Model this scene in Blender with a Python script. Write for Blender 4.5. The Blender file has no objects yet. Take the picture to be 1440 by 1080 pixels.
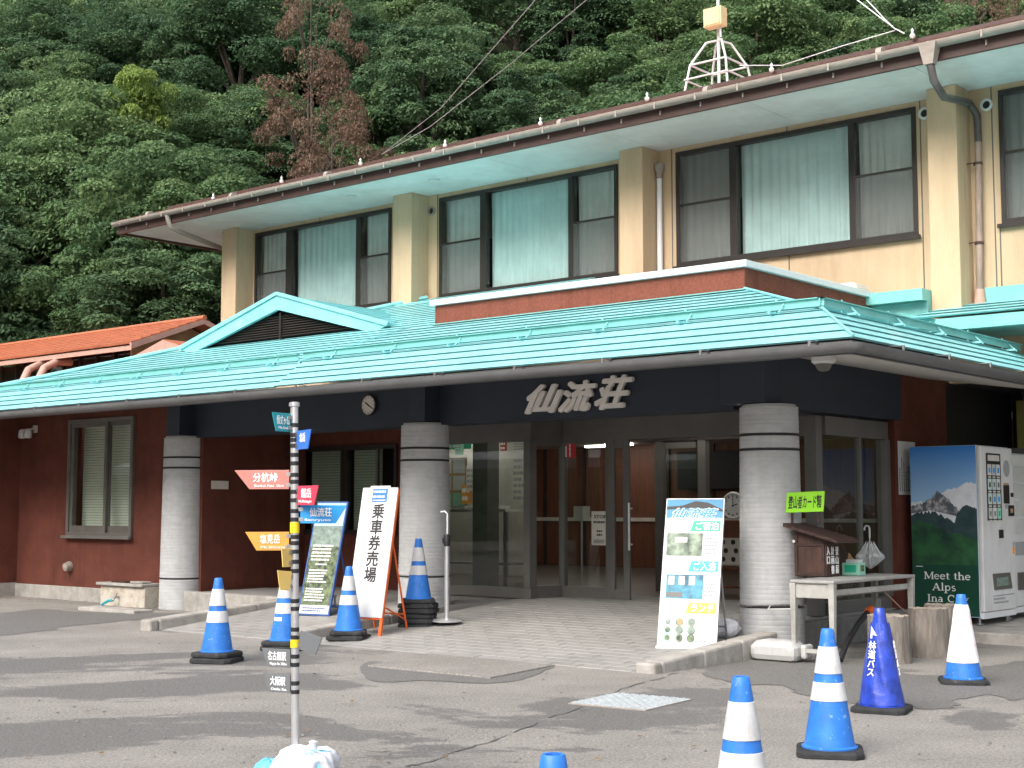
import bpy, math, random
import numpy as np
from mathutils import Vector, Matrix
from mathutils import noise as mnoise
from mathutils.geometry import tessellate_polygon
random.seed(7)
sc = bpy.context.scene
COL = sc.collection
PI = math.pi
# ------------------------------------------------------------ camera, sky, sun, exposure
cam = bpy.data.cameras.new('camera'); co = bpy.data.objects.new('camera', cam); COL.objects.link(co)
PITCH = math.atan(177/2000); YAW = math.radians(40.15)
EYE = Vector((0, 0, 1.37))
co.location = EYE; co.rotation_euler = (PI/2+PITCH, 0, YAW)
cam.sensor_width = 36; cam.lens = 50; cam.clip_end = 3000; cam.clip_start = .05
sc.camera = co
SUN_EL, SUN_AZ = math.radians(42), math.radians(181)     # azimuth of the sun seen from above, measured from +Y clockwise
w = bpy.data.worlds.new('World'); sc.world = w; w.use_nodes = True
wn = w.node_tree.nodes; wl = w.node_tree.links
bg = wn['Background']; sky = wn.new('ShaderNodeTexSky'); sky.sky_type = 'NISHITA'; sky.sun_disc = False
sky.sun_elevation = SUN_EL; sky.sun_rotation = SUN_AZ; sky.air_density = 1.0; sky.dust_density = 6; sky.ozone_density = 1
hs = wn.new('ShaderNodeHueSaturation'); hs.inputs['Saturation'].default_value = .45
wl.new(sky.outputs[0], hs.inputs['Color']); wl.new(hs.outputs[0], bg.inputs[0]); bg.inputs[1].default_value = .15
sl = bpy.data.lights.new('sun', 'SUN'); sl.energy = .85; sl.angle = math.radians(60); sl.color = (1, .975, .94)
so = bpy.data.objects.new('sun', sl); COL.objects.link(so)
sd = Vector((math.sin(SUN_AZ)*math.cos(SUN_EL), math.cos(SUN_AZ)*math.cos(SUN_EL), math.sin(SUN_EL)))
so.rotation_euler = (-sd).to_track_quat('-Z', 'Y').to_euler()
so.location = sd*50
vs = sc.view_settings; vs.view_transform = 'Standard'; vs.look = 'None'; vs.exposure = 1.1; vs.gamma = 1; vs.use_curve_mapping = False
sc.cycles.max_bounces = 6; sc.cycles.transparent_max_bounces = 12; sc.cycles.use_denoising = True

# ------------------------------------------------------------ measuring: a sight line meets a real plane of the place
FWD = Vector((-math.sin(YAW)*math.cos(PITCH), math.cos(YAW)*math.cos(PITCH), math.sin(PITCH)))
RGT = Vector((math.cos(YAW), math.sin(YAW), 0)); UPV = RGT.cross(FWD)
def ray(x, y): return FWD + RGT*((x-720)/2000) - UPV*((y-540)/2000)
def atz(x, y, z=0.): r = ray(x, y); return EYE + r*((z-EYE.z)/r.z)
def aty(x, y, Y): r = ray(x, y); return EYE + r*(Y/r.y)
def atx(x, y, X): r = ray(x, y); return EYE + r*(X/r.x)
def ramp_z(x, y):
    if y < 9.95 or x > -6.72 or x < -16.1 or (x < -13.85 and y < 12.15): return 0.
    if x < -11.45: return min(.25, .1*(y-9.95))
    return min(.27, .075*(y-10.0))
def atr(x, y):
    z = 0.
    for _ in range(12): p = atz(x, y, z); z = ramp_z(p.x, p.y)
    return atz(x, y, z)

# ------------------------------------------------------------ materials
MATS = {}
def mat(name, col, rough=.7, var=.15, scale=6, bump=0, bscale=60, metal=0, spec=.5, stretch=None, col2=None, thr=None, emit=None, alpha=None, detail=6, coat=0, grime=0, gcol=(.45, .42, .38), gs=(5, 5, .5), rnd=False, scuff=None):
    m = bpy.data.materials.new(name); m.use_nodes = True; MATS[name] = m
    N, L = m.node_tree.nodes, m.node_tree.links
    b = N['Principled BSDF']; b.inputs['Roughness'].default_value = rough; b.inputs['Metallic'].default_value = metal
    b.inputs['Specular IOR Level'].default_value = spec
    if coat: b.inputs['Coat Weight'].default_value = coat
    tc = N.new('ShaderNodeTexCoord'); mp = N.new('ShaderNodeMapping'); L.new(tc.outputs['Object'], mp.inputs[0])
    if stretch: mp.inputs['Scale'].default_value = stretch
    nz = N.new('ShaderNodeTexNoise'); nz.inputs['Scale'].default_value = scale; nz.inputs['Detail'].default_value = detail; nz.inputs['Roughness'].default_value = .65
    L.new(mp.outputs[0], nz.inputs['Vector'])
    rp = N.new('ShaderNodeValToRGB'); L.new(nz.outputs['Fac'], rp.inputs[0])
    c = col; d = col2 or tuple(max(0, x*(1-2.2*var)) for x in c); e = c if col2 else tuple(min(1, x*(1+var)) for x in c)
    rp.color_ramp.elements[0].color = (*d, 1); rp.color_ramp.elements[1].color = (*e, 1)
    rp.color_ramp.elements[0].position, rp.color_ramp.elements[1].position = thr or (.25, .75)
    last = rp.outputs[0]
    if rnd:
        oi = N.new('ShaderNodeObjectInfo'); vm = N.new('ShaderNodeVectorMath'); vm.operation = 'SCALE'; vm.inputs[0].default_value = (13, 7, 5); L.new(oi.outputs['Random'], vm.inputs['Scale']); L.new(vm.outputs[0], mp.inputs['Location'])
    def layer(sc_, stretch_, p0, p1, colr, amt, blend):
        nonlocal last
        m2 = N.new('ShaderNodeMapping'); m2.inputs['Scale'].default_value = stretch_; L.new(mp.outputs[0], m2.inputs[0])
        q = N.new('ShaderNodeTexNoise'); q.inputs['Scale'].default_value = sc_; q.inputs['Detail'].default_value = 8; q.inputs['Roughness'].default_value = .7; L.new(m2.outputs[0], q.inputs['Vector'])
        r2 = N.new('ShaderNodeMapRange'); r2.inputs[1].default_value = p0; r2.inputs[2].default_value = p1; r2.inputs[4].default_value = amt; L.new(q.outputs['Fac'], r2.inputs[0])
        mx = N.new('ShaderNodeMix'); mx.data_type = 'RGBA'; mx.blend_type = blend; L.new(r2.outputs[0], mx.inputs[0]); L.new(last, mx.inputs[6]); mx.inputs[7].default_value = (*colr, 1); last = mx.outputs[2]
    if grime: layer(1, gs, .48, .72, gcol, grime, 'MULTIPLY'); layer(2.3, (1, 1, 1), .5, .75, gcol, grime*.6, 'MULTIPLY')
    if scuff: layer(scuff[0], (1, 1, 1), .60, .68, scuff[1], scuff[2], 'MIX')
    L.new(last, b.inputs['Base Color'])
    if bump:
        n2 = N.new('ShaderNodeTexNoise'); n2.inputs['Scale'].default_value = bscale; n2.inputs['Detail'].default_value = 4
        L.new(mp.outputs[0], n2.inputs['Vector'])
        bp = N.new('ShaderNodeBump'); bp.inputs['Strength'].default_value = bump; bp.inputs['Distance'].default_value = .02
        L.new(n2.outputs['Fac'], bp.inputs['Height']); L.new(bp.outputs[0], b.inputs['Normal'])
    if emit: b.inputs['Emission Color'].default_value = (*emit[:3], 1); b.inputs['Emission Strength'].default_value = emit[3]
    if alpha is not None: b.inputs['Alpha'].default_value = alpha
    return m
def glass(name, tint, refl=1.45, rough=.0):
    m = bpy.data.materials.new(name); m.use_nodes = True; N, L = m.node_tree.nodes, m.node_tree.links
    N.remove(N['Principled BSDF']); t = N.new('ShaderNodeBsdfTransparent'); t.inputs[0].default_value = (*tint, 1)
    g = N.new('ShaderNodeBsdfGlossy'); g.inputs['Roughness'].default_value = rough; g.inputs[0].default_value = (.95, .97, .96, 1)
    f = N.new('ShaderNodeFresnel'); f.inputs[0].default_value = refl
    ml = N.new('ShaderNodeMath'); ml.operation = 'MULTIPLY'; ml.inputs[1].default_value = .95; ml.use_clamp = True
    L.new(f.outputs[0], ml.inputs[0])
    x = N.new('ShaderNodeMixShader'); ge = N.new('ShaderNodeNewGeometry'); fr_ = N.new('ShaderNodeMath'); fr_.operation = 'SUBTRACT'; fr_.inputs[0].default_value = 1; L.new(ge.outputs['Backfacing'], fr_.inputs[1])   # a pane mirrors at its outer face
    m3 = N.new('ShaderNodeMath'); m3.operation = 'MULTIPLY'; L.new(ml.outputs[0], m3.inputs[0]); L.new(fr_.outputs[0], m3.inputs[1]); L.new(m3.outputs[0], x.inputs[0]); L.new(t.outputs[0], x.inputs[1]); L.new(g.outputs[0], x.inputs[2])
    L.new(x.outputs[0], N['Material Output'].inputs[0]); MATS[name] = m; return m

# ------------------------------------------------------------ mesh building
class MB:
    def __init__(s): s.v = []; s.f = []
    def add(s, vs, fs):
        n = len(s.v); s.v += [tuple(p) for p in vs]; s.f += [tuple(i+n for i in f) for f in fs]; return s
    def box(s, x0, x1, y0, y1, z0, z1):
        return s.add([(x, y, z) for z in (z0, z1) for y in (y0, y1) for x in (x0, x1)],
                     [(0, 2, 3, 1), (4, 5, 7, 6), (0, 1, 5, 4), (2, 6, 7, 3), (0, 4, 6, 2), (1, 3, 7, 5)])
    def fbox(s, o, u, v, n, a0, a1, b0, b1, c0, c1):         # box in a frame
        o, u, v, n = map(Vector, (o, u, v, n))
        return s.add([o+u*a+v*b+n*c for c in (c0, c1) for b in (b0, b1) for a in (a0, a1)],
                     [(0, 2, 3, 1), (4, 5, 7, 6), (0, 1, 5, 4), (2, 6, 7, 3), (0, 4, 6, 2), (1, 3, 7, 5)])
    def prism(s, poly, d):                                    # polygon (3D) pushed by vector d
        n = len(poly); d = Vector(d); P = [Vector(p) for p in poly]
        return s.add(P+[p+d for p in P], [tuple(range(n-1, -1, -1)), tuple(range(n, 2*n))]+[(i, (i+1) % n, n+(i+1) % n, n+i) for i in range(n)])
    def quad(s, a, b, c, d): return s.add([a, b, c, d], [(0, 1, 2, 3)])
    def hexa(s, lo, hi): return s.add(list(lo)+list(hi), [(3, 2, 1, 0), (4, 5, 6, 7), (0, 1, 5, 4), (1, 2, 6, 5), (2, 3, 7, 6), (3, 0, 4, 7)])
    def tube(s, pts, r, seg=8, cap=True):
        P = [Vector(p) for p in pts]; n = len(P); R = r if isinstance(r, (list, tuple)) else [r]*n; base = len(s.v); prev = None
        for i, p in enumerate(P):
            t = (P[min(i+1, n-1)]-P[max(i-1, 0)]).normalized()
            a = prev if prev is not None else (Vector((0, 0, 1)) if abs(t.z) < .9 else Vector((1, 0, 0)))
            a = (a-t*a.dot(t)).normalized(); prev = a; b = t.cross(a)
            for k in range(seg):
                q = 2*PI*k/seg; s.v.append(tuple(p+(a*math.cos(q)+b*math.sin(q))*R[i]))
        for i in range(n-1):
            for k in range(seg): s.f.append((base+i*seg+k, base+i*seg+(k+1) % seg, base+(i+1)*seg+(k+1) % seg, base+(i+1)*seg+k))
        if cap: s.f.append(tuple(base+k for k in range(seg-1, -1, -1))); s.f.append(tuple(base+(n-1)*seg+k for k in range(seg)))
        return s
    def lathe(s, prof, seg=32, c=(0, 0, 0), ax=None, closed=False):
        base = len(s.v); n = len(prof); c = Vector(c)
        if ax is None: u, v, a = Vector((1, 0, 0)), Vector((0, 1, 0)), Vector((0, 0, 1))
        else:
            a = Vector(ax).normalized(); u = a.orthogonal().normalized(); v = a.cross(u)
        for r, z in prof:
            for k in range(seg): q = 2*PI*k/seg; s.v.append(tuple(c+(u*math.cos(q)+v*math.sin(q))*r+a*z))
        for i in range(n-1):
            for k in range(seg): s.f.append((base+i*seg+k, base+i*seg+(k+1) % seg, base+(i+1)*seg+(k+1) % seg, base+(i+1)*seg+k))
        if prof[0][0] > 0: s.f.append(tuple(base+k for k in range(seg-1, -1, -1)))
        if prof[-1][0] > 0: s.f.append(tuple(base+(n-1)*seg+k for k in range(seg)))
        return s
def new(name, data, m, parent=None, smooth=None, bevel=0):
    me = data
    if isinstance(data, MB):
        me = bpy.data.meshes.new(name); me.from_pydata(data.v, [], data.f); me.update()
        if smooth:
            me.polygons.foreach_set('use_smooth', [True]*len(me.polygons)); me.set_sharp_from_angle(angle=math.radians(smooth))
    o = bpy.data.objects.new(name, me); COL.objects.link(o)
    if m is not None:
        if isinstance(m, str): m = MATS[m]
        if not me.materials: me.materials.append(m)
    if parent is not None:
        o.parent = parent
        if parent.parent is None: o.matrix_parent_inverse = parent.matrix_basis.inverted()
    if bevel:
        b = o.modifiers.new('bevel', 'BEVEL'); b.width = bevel; b.segments = 2; b.limit_method = 'ANGLE'; b.angle_limit = math.radians(40)
    return o
def tag(o, label=None, cat=None, group=None, kind=None):
    if label: o['label'] = label
    if cat: o['category'] = cat
    if group: o['group'] = group
    if kind: o['kind'] = kind
    return o
def thing(name, label, cat, loc=(0, 0, 0), rz=0, group=None):
    o = bpy.data.objects.new(name, None); COL.objects.link(o); o.empty_display_size = .2
    o.location = loc; o.rotation_euler = (0, 0, rz); bpy.context.view_layer.update() if False else None
    o.matrix_basis = Matrix.Translation(Vector(loc)) @ Matrix.Rotation(rz, 4, 'Z')
    return tag(o, label, cat, group)
KIDS = {}
def kids(o): return [c for c in COL.objects if c.parent is o]
def dup(o, loc, rz=0, label=None, scale=None):
    ch = kids(o); r = o.copy(); COL.objects.link(r)
    r.matrix_basis = Matrix.Translation(Vector(loc)) @ Matrix.Rotation(rz, 4, 'Z') @ Matrix.Diagonal((*((scale,)*3 if not isinstance(scale, tuple) else scale), 1)) if scale else Matrix.Translation(Vector(loc)) @ Matrix.Rotation(rz, 4, 'Z')
    if label: r['label'] = label
    for c in ch:
        k = c.copy(); COL.objects.link(k); k.parent = r
        for g in kids(c): q = g.copy(); COL.objects.link(q); q.parent = k
    return r
def move(o, loc, rz=0): o.matrix_basis = Matrix.Translation(Vector(loc)) @ Matrix.Rotation(rz, 4, 'Z')
def embolden(me, d):                                             # heavier strokes: the glyphs again, moved a hair each way
    n = len(me.vertices); a = np.empty(n*3); me.vertices.foreach_get('co', a); a = a.reshape(-1, 3); fs = [tuple(p.vertices) for p in me.polygons]
    V, F = [], []
    for k, (dx, dy) in enumerate(((0, 0), (d, 0), (-d, 0), (0, d), (0, -d), (d*.7, d*.7), (-d*.7, d*.7), (d*.7, -d*.7), (-d*.7, -d*.7))):
        q = a+np.array([dx, dy, 0]); q[:, 2] *= 1+k*.12; V += q.tolist(); F += [tuple(i+k*n for i in f) for f in fs]
    me.clear_geometry(); me.from_pydata(V, [], F); me.update()
def text(parent, body, m, o, u, v, size, w=None, bold=0., ext=.002, align='CENTER', shear=0, lift=0, name='lettering', vertical=False, sp=1.):
    cu = bpy.data.curves.new('lettering', 'FONT'); cu.body = '\n'.join(body) if vertical else body; cu.align_x = align; cu.align_y = 'CENTER'
    cu.extrude = ext/size; cu.shear = shear; cu.resolution_u = 3; cu.space_line = sp if vertical else 1; cu.space_character = 1 if vertical else sp
    t = bpy.data.objects.new('tmp', cu); COL.objects.link(t)
    me = bpy.data.meshes.new_from_object(t.evaluated_get(bpy.context.evaluated_depsgraph_get()))
    bpy.data.objects.remove(t); bpy.data.curves.remove(cu)
    if bold: embolden(me, bold*.8)
    n = len(me.vertices); a = np.empty(n*3); me.vertices.foreach_get('co', a); a = a.reshape(-1, 3)
    u = Vector(u).normalized(); v = Vector(v).normalized(); nn = u.cross(v); sx = size
    if w is not None: sx = w/max(1e-6, a[:, 0].max()-a[:, 0].min())
    if align == 'CENTER': a[:, 0] -= (a[:, 0].max()+a[:, 0].min())/2
    a[:, 1] -= (a[:, 1].max()+a[:, 1].min())/2
    P = np.array(o)[None]+a[:, :1]*sx*np.array(u)+a[:, 1:2]*size*np.array(v)+(a[:, 2:]*size+ext+lift)*np.array(nn)
    me.vertices.foreach_set('co', P.ravel()); me.update(); me.materials.clear()
    return new(name, me, m, parent)
def scrib(mb, o, u, v, w, h, rows, fill=.9, lift=.003, rnd=random):       # rows of print too small to read: dashes of ink
    o, u, v = Vector(o), Vector(u).normalized(), Vector(v).normalized(); n = u.cross(v)*lift
    for r in range(rows):
        y0 = h*(1-(r+.75)/rows); y1 = y0+h/rows*.5; x = 0; end = w*fill*rnd.uniform(.75, 1)
        while x < end:
            d = rnd.uniform(.35, 1.)*h/rows*.9; mb.quad(o+u*x+v*y0+n, o+u*min(x+d, end)+v*y0+n, o+u*min(x+d, end)+v*y1+n, o+u*x+v*y1+n); x += d*1.25
    return mb
X3, Y3, Z3 = Vector((1, 0, 0)), Vector((0, 1, 0)), Vector((0, 0, 1))
# ------------------------------------------------------------ palette
mat('red_stucco', (.14, .044, .030), .85, .14, 3, .35, 220, spec=.25, grime=.55, gs=(3, 3, .35))
mat('brown_stucco', (.25, .082, .055), .9, .18, 30, .5, 160, spec=.2, grime=.6)
mat('yellow_stucco', (.58, .44, .29), .85, .10, 1.6, .25, 120, spec=.25, stretch=(1, 1, .35), grime=.32, gcol=(.62, .57, .50), gs=(6, 6, .9))
mat('blue_beam', (.017, .026, .042), .55, .1, 2, .05, 60)
mat('teal_roof', (.26, .62, .64), .4, .10, 2.2, .12, 9, spec=.5, grime=.45, gcol=(.62, .68, .66), gs=(.8, 3, 3), scuff=(3.2, (.55, .68, .66), .35))
mat('teal_dull', (.20, .52, .49), .5, .10, 4, .06, 30)
mat('teal_soffit', (.74, .77, .76), .8, .07, 1.3, .05, 30, spec=.3, grime=.5, gcol=(.72, .68, .62), gs=(1, 1, 1))
mat('rose_roof', (.50, .31, .275), .4, .1, 6, .05, 40)
mat('maroon', (.075, .038, .032), .5, .15, 5, .05, 40)
mat('gutter_grey', (.36, .31, .27), .45, .14, 7, .06, 30, stretch=(1, 4, 4))
mat('gutter_black', (.13, .132, .135), .4, .12, 4, .03, 40)
mat('soffit_grey', (.55, .53, .50), .8, .05, 2)
mat('column_grey', (.46, .47, .475), .8, .07, 7, .25, 90, stretch=(1, 1, 2.5), spec=.3, grime=.4, gcol=(.6, .58, .55), gs=(4, 4, .6))
mat('groove', (.03, .03, .032), .8, .1)
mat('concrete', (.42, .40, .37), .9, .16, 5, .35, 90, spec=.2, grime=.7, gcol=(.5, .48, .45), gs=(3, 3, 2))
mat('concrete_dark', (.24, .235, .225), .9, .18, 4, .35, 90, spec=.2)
mat('concrete_stain', (.50, .47, .41), .9, .22, 9, .35, 90, col2=(.36, .27, .2), thr=(.3, .55), spec=.2)
mat('tile_grey', (.30, .29, .275), .6, .12, 1.1, .15, 150, spec=.4)
mat('tile_joint', (.28, .27, .256), .9, .1)
mat('frame_brown', (.030, .024, .021), .4, .15)
mat('frame_bronze', (.13, .122, .108), .4, .12, spec=.5)
mat('frame_grey', (.135, .13, .12), .42, .1, 3, spec=.5)
mat('white_metal', (.75, .77, .79), .35, .04, 3)
mat('white_paint', (.68, .69, .69), .45, .04, 3, grime=.25, gs=(6, 6, 2))
mat('off_white', (.66, .63, .57), .6, .1, 4)
mat('chrome', (.66, .66, .67), .3, .06, 8, metal=.65)
mat('steel', (.42, .42, .43), .38, .1, 8, metal=.85)
mat('black', (.018, .018, .02), .5, .2, 12, .1, 60)
mat('rubber', (.035, .036, .038), .8, .25, 9, .3, 70, spec=.3, rnd=True, scuff=(8, (.13, .12, .11), .7))
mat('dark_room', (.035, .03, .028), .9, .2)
mat('wood_lobby', (.17, .062, .032), .5, .2, 3, stretch=(6, 6, .6))
mat('lobby_floor', (.13, .10, .085), .4, .15)
mat('curtain_teal', (.53, .67, .67), .9, .06, 3, spec=.1)
mat('curtain_grey', (.55, .57, .55), .9, .08, 3, spec=.1)
mat('blind', (.55, .58, .48), .7, .05)
mat('cone_blue', (.03, .19, .64), .45, .13, 7, .06, 60, spec=.4, rnd=True, grime=.5, gs=(6, 6, 3), scuff=(26, (.30, .42, .62), .7))
mat('cone_cover', (.022, .06, .46), .28, .3, 9, .3, 14, spec=.6)
mat('cone_white', (.60, .61, .62), .4, .08, 9, col2=(.44, .45, .47), thr=(.2, .42), bump=.15, bscale=40, rnd=True, grime=.5, gs=(9, 9, 5), scuff=(30, (.35, .36, .38), .6))
mat('cone_sleeve', (.84, .83, .84), .5, .05, 7, col2=(.82, .50, .52), thr=(.3, .5), bump=.3, bscale=18, stretch=(1, 1, 2))
mat('ink_black', (.02, .02, .022), .6, .05)
mat('ink_white', (.85, .85, .85), .6, .02)
mat('ink_grey', (.35, .36, .38), .6, .05)
mat('ink_navy', (.03, .07, .22), .6, .05)
mat('wood_box', (.062, .027, .019), .6, .3, 5, .3, 30, stretch=(3, 3, .6))
mat('wood_box_dark', (.05, .022, .017), .6, .35, 5, .3, 30, stretch=(1, 5, 5))
mat('plastic_grey', (.46, .46, .45), .5, .08, 5, grime=.4); mat('table_grey', (.40, .395, .37), .5, .12, 8, .05, 40, grime=.6, gs=(6, 6, 4), scuff=(9, (.25, .17, .10), .6))
mat('table_top', (.34, .335, .32), .55, .15, 6, .05, 40)
mat('lime', (.27, .66, .02), .5, .03)
mat('mint', (.32, .66, .50), .5, .08)
mat('cardboard', (.47, .29, .15), .8, .1)
mat('pipe_dark', (.10, .09, .085), .5, .2, 8); mat('pipe_brown', (.36, .27, .22), .6, .2, 6, stretch=(3, 3, .5))
mat('bark', (.27, .24, .21), .9, .25, 5, .8, 24, stretch=(6, 6, .7), spec=.15)
mat('cut_wood', (.40, .35, .29), .85, .2, 14, .2, 60, spec=.2)
mat('orange_roof', (.46, .15, .075), .6, .15, 6, .15, 30, grime=.5, gs=(3, 3, 3))
mat('salmon_trim', (.50, .31, .25), .6, .1)
mat('orange_frame', (.75, .13, .02), .45, .1)
mat('blue_frame', (.03, .10, .35), .45, .1)
mat('trunk', (.09, .07, .055), .9, .3, 8, .5, 20)
mat('soil', (.022, .028, .014), .95, .4, .8, .6, 6, col2=(.010, .015, .007), spec=.1)
mat('lamp_or_fill_lit', (.9, .9, .9), .5, 0, emit=(1, .95, .86, 4.5))
mat('plastic_clear', (.8, .82, .83), .2, .05, 9, alpha=.45, bump=.3, bscale=30)
mat('bag_white', (.74, .75, .79), .35, .06, 8, bump=.8, bscale=14)
mat('bag_blue', (.14, .48, .85), .45, .1, 9, bump=.5, bscale=22)
mat('bird_pale', (.55, .56, .5), .8, .2, 40)
mat('marquee', (.85, .86, .87), .6, .03)
glass('window_glass', (.95, .97, .96)); glass('door_glass', (.84, .88, .86), 1.5)
for nm, c in dict(teal=(.02, .33, .38), blue=(.04, .17, .62), salmon=(.52, .20, .17), crimson=(.62, .05, .10), sky=(.02, .30, .72), orange=(.84, .36, .07),
                  yellow=(.78, .54, .16), grey=(.14, .15, .16), tape=(.85, .62, .02), sign_green=(.02, .42, .25), sign_blue=(.03, .36, .66), sign_amber=(.85, .55, .06), red=(.5, .03, .04)).items(): mat('paint_'+nm, c, .45, .05, 6)
mat('panel_olive', (.22, .21, .05), .6, .1)
# asphalt: dry pale patches, damp darker ones
def asphalt():
    m = bpy.data.materials.new('asphalt'); m.use_nodes = True; MATS['asphalt'] = m; N, L = m.node_tree.nodes, m.node_tree.links; b = N['Principled BSDF']
    tc = N.new('ShaderNodeTexCoord'); mp = N.new('ShaderNodeMapping'); mp.inputs['Rotation'].default_value = (0, 0, -YAW); L.new(tc.outputs['Object'], mp.inputs[0])
    def noise(s, d=6, r=.6, dist=0, sc_=None):
        n = N.new('ShaderNodeTexNoise'); n.inputs['Scale'].default_value = s; n.inputs['Detail'].default_value = d; n.inputs['Roughness'].default_value = r; n.inputs['Distortion'].default_value = dist
        v = mp
        if sc_: v = N.new('ShaderNodeMapping'); v.inputs['Scale'].default_value = sc_; L.new(mp.outputs[0], v.inputs[0])
        L.new(v.outputs[0], n.inputs['Vector']); return n
    def ramp(i, p0, p1, c0=(0, 0, 0, 1), c1=(1, 1, 1, 1)):
        r = N.new('ShaderNodeValToRGB'); r.color_ramp.elements[0].position = p0; r.color_ramp.elements[1].position = p1; r.color_ramp.elements[0].color = c0; r.color_ramp.elements[1].color = c1
        L.new(i, r.inputs[0]); return r
    big = noise(.40, 6, .6, .9, (.75, 1.15, 1)); rag = noise(5.5, 9, .78, .5, (.75, 1.1, 1)); grit = noise(48, 4, .75)
    s1 = N.new('ShaderNodeMath'); s1.operation = 'MULTIPLY_ADD'; L.new(rag.outputs['Fac'], s1.inputs[0]); s1.inputs[1].default_value = .26; L.new(big.outputs['Fac'], s1.inputs[2])
    s2 = N.new('ShaderNodeMath'); s2.operation = 'MULTIPLY_ADD'; L.new(grit.outputs['Fac'], s2.inputs[0]); s2.inputs[1].default_value = .05; L.new(s1.outputs[0], s2.inputs[2])
    wet = ramp(s2.outputs[0], .680, .706)
    fine = noise(120, 3, .8); dry = ramp(fine.outputs['Fac'], .30, .70, (.15, .142, .132, 1), (.46, .44, .415, 1))
    mid = noise(1.1, 7, .65); md = ramp(mid.outputs['Fac'], .3, .7, (.74, .74, .735, 1), (1.06, 1.05, 1.03, 1))
    gr = ramp(grit.outputs['Fac'], .32, .68, (.52, .52, .52, 1), (1.32, 1.31, 1.29, 1))
    def mul(a, c):
        mu = N.new('ShaderNodeMix'); mu.data_type = 'RGBA'; mu.blend_type = 'MULTIPLY'; mu.inputs[0].default_value = 1; L.new(a, mu.inputs[6]); L.new(c, mu.inputs[7]); return mu.outputs[2]
    d1 = mul(mul(dry.outputs[0], md.outputs[0]), gr.outputs[0])
    wc = ramp(fine.outputs['Fac'], .3, .75, (.095, .092, .088, 1), (.255, .246, .236, 1)); d2 = mul(wc.outputs[0], gr.outputs[0])
    mx = N.new('ShaderNodeMix'); mx.data_type = 'RGBA'; L.new(wet.outputs[0], mx.inputs[0]); L.new(d1, mx.inputs[6]); L.new(d2, mx.inputs[7])
    L.new(mx.outputs[2], b.inputs['Base Color'])
    rr = ramp(wet.outputs[0], 0, 1, (.9, .9, .9, 1), (.66, .66, .66, 1)); L.new(rr.outputs[0], b.inputs['Roughness']); b.inputs['Specular IOR Level'].default_value = .3
    hb = N.new('ShaderNodeMath'); hb.operation = 'ADD'; L.new(fine.outputs['Fac'], hb.inputs[0]); L.new(grit.outputs['Fac'], hb.inputs[1])
    bp = N.new('ShaderNodeBump'); bp.inputs['Strength'].default_value = .6; bp.inputs['Distance'].default_value = .012; L.new(hb.outputs[0], bp.inputs['Height']); L.new(bp.outputs[0], b.inputs['Normal'])
asphalt()
def leafmat(name, c0, c1, c2):
    m = bpy.data.materials.new(name); m.use_nodes = True; MATS[name] = m; N, L = m.node_tree.nodes, m.node_tree.links; b = N['Principled BSDF']
    g = N.new('ShaderNodeNewGeometry'); oi = N.new('ShaderNodeObjectInfo'); ad = N.new('ShaderNodeMath'); ad.operation = 'MULTIPLY_ADD'
    at = N.new('ShaderNodeAttribute'); at.attribute_name = 'tone'; a0 = N.new('ShaderNodeMath'); a0.operation = 'MULTIPLY_ADD'; L.new(at.outputs['Fac'], a0.inputs[0]); a0.inputs[1].default_value = 1.3; L.new(g.outputs['Random Per Island'], a0.inputs[2])
    L.new(a0.outputs[0], ad.inputs[0]); ad.inputs[1].default_value = .30
    a2 = N.new('ShaderNodeMath'); a2.operation = 'MULTIPLY'; a2.inputs[1].default_value = .33; L.new(oi.outputs['Random'], a2.inputs[0]); L.new(a2.outputs[0], ad.inputs[2])
    r = N.new('ShaderNodeValToRGB'); e = r.color_ramp.elements; e[0].color = (*c0, 1); e[0].position = .05; e[1].color = (*c2, 1); e[1].position = .95; x = e.new(.5); x.color = (*c1, 1)
    L.new(ad.outputs[0], r.inputs[0]); L.new(r.outputs[0], b.inputs['Base Color']); b.inputs['Roughness'].default_value = .7; b.inputs['Specular IOR Level'].default_value = .2
    tr = N.new('ShaderNodeBsdfTranslucent'); L.new(r.outputs[0], tr.inputs[0]); mx = N.new('ShaderNodeMixShader'); mx.inputs[0].default_value = .38
    L.new(b.outputs[0], mx.inputs[1]); L.new(tr.outputs[0], mx.inputs[2]); L.new(mx.outputs[0], N['Material Output'].inputs[0])
leafmat('leaf_green', (.062, .122, .058), (.12, .20, .085), (.25, .345, .155))
leafmat('leaf_deep', (.048, .098, .054), (.085, .152, .075), (.165, .25, .115))
leafmat('leaf_lime', (.15, .23, .06), (.21, .30, .075), (.28, .37, .10))
leafmat('leaf_dead', (.11, .068, .048), (.18, .115, .082), (.26, .175, .125))

# ------------------------------------------------------------ ground
tag(new('ground', MB().quad((-140, -160, 0), (140, -160, 0), (140, 160, 0), (-140, 160, 0)), 'asphalt'), kind='structure')
mb = MB()                                                       # joint bed of the ramp, tiles stand proud of it
def pz_(x, y): return ramp_z(x, y)
LX, RX, MX = -13.75, -7.02, -11.45
for xa, xb, ys in ((LX, MX, (9.95, 10.6, 12.45, 14.3)), (MX, RX, (10.0, 11.8, 13.6, 14.9)), (-16.0, LX, (12.2, 14.3))):
    for ya, yb in zip(ys, ys[1:]):
        xm = (xa+xb)/2; za, zb = (.25, .25) if xb == LX else (ramp_z(xm, ya), ramp_z(xm, yb))
        mb.hexa([(xa, ya, -.05), (xb, ya, -.05), (xb, yb, -.05), (xa, yb, -.05)], [(xa, ya, za), (xb, ya, za), (xb, yb, zb), (xa, yb, zb)])
PAV = tag(new('pavement', mb, 'tile_joint'), kind='structure')
mb = MB(); TX, TY = .30, .15
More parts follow.
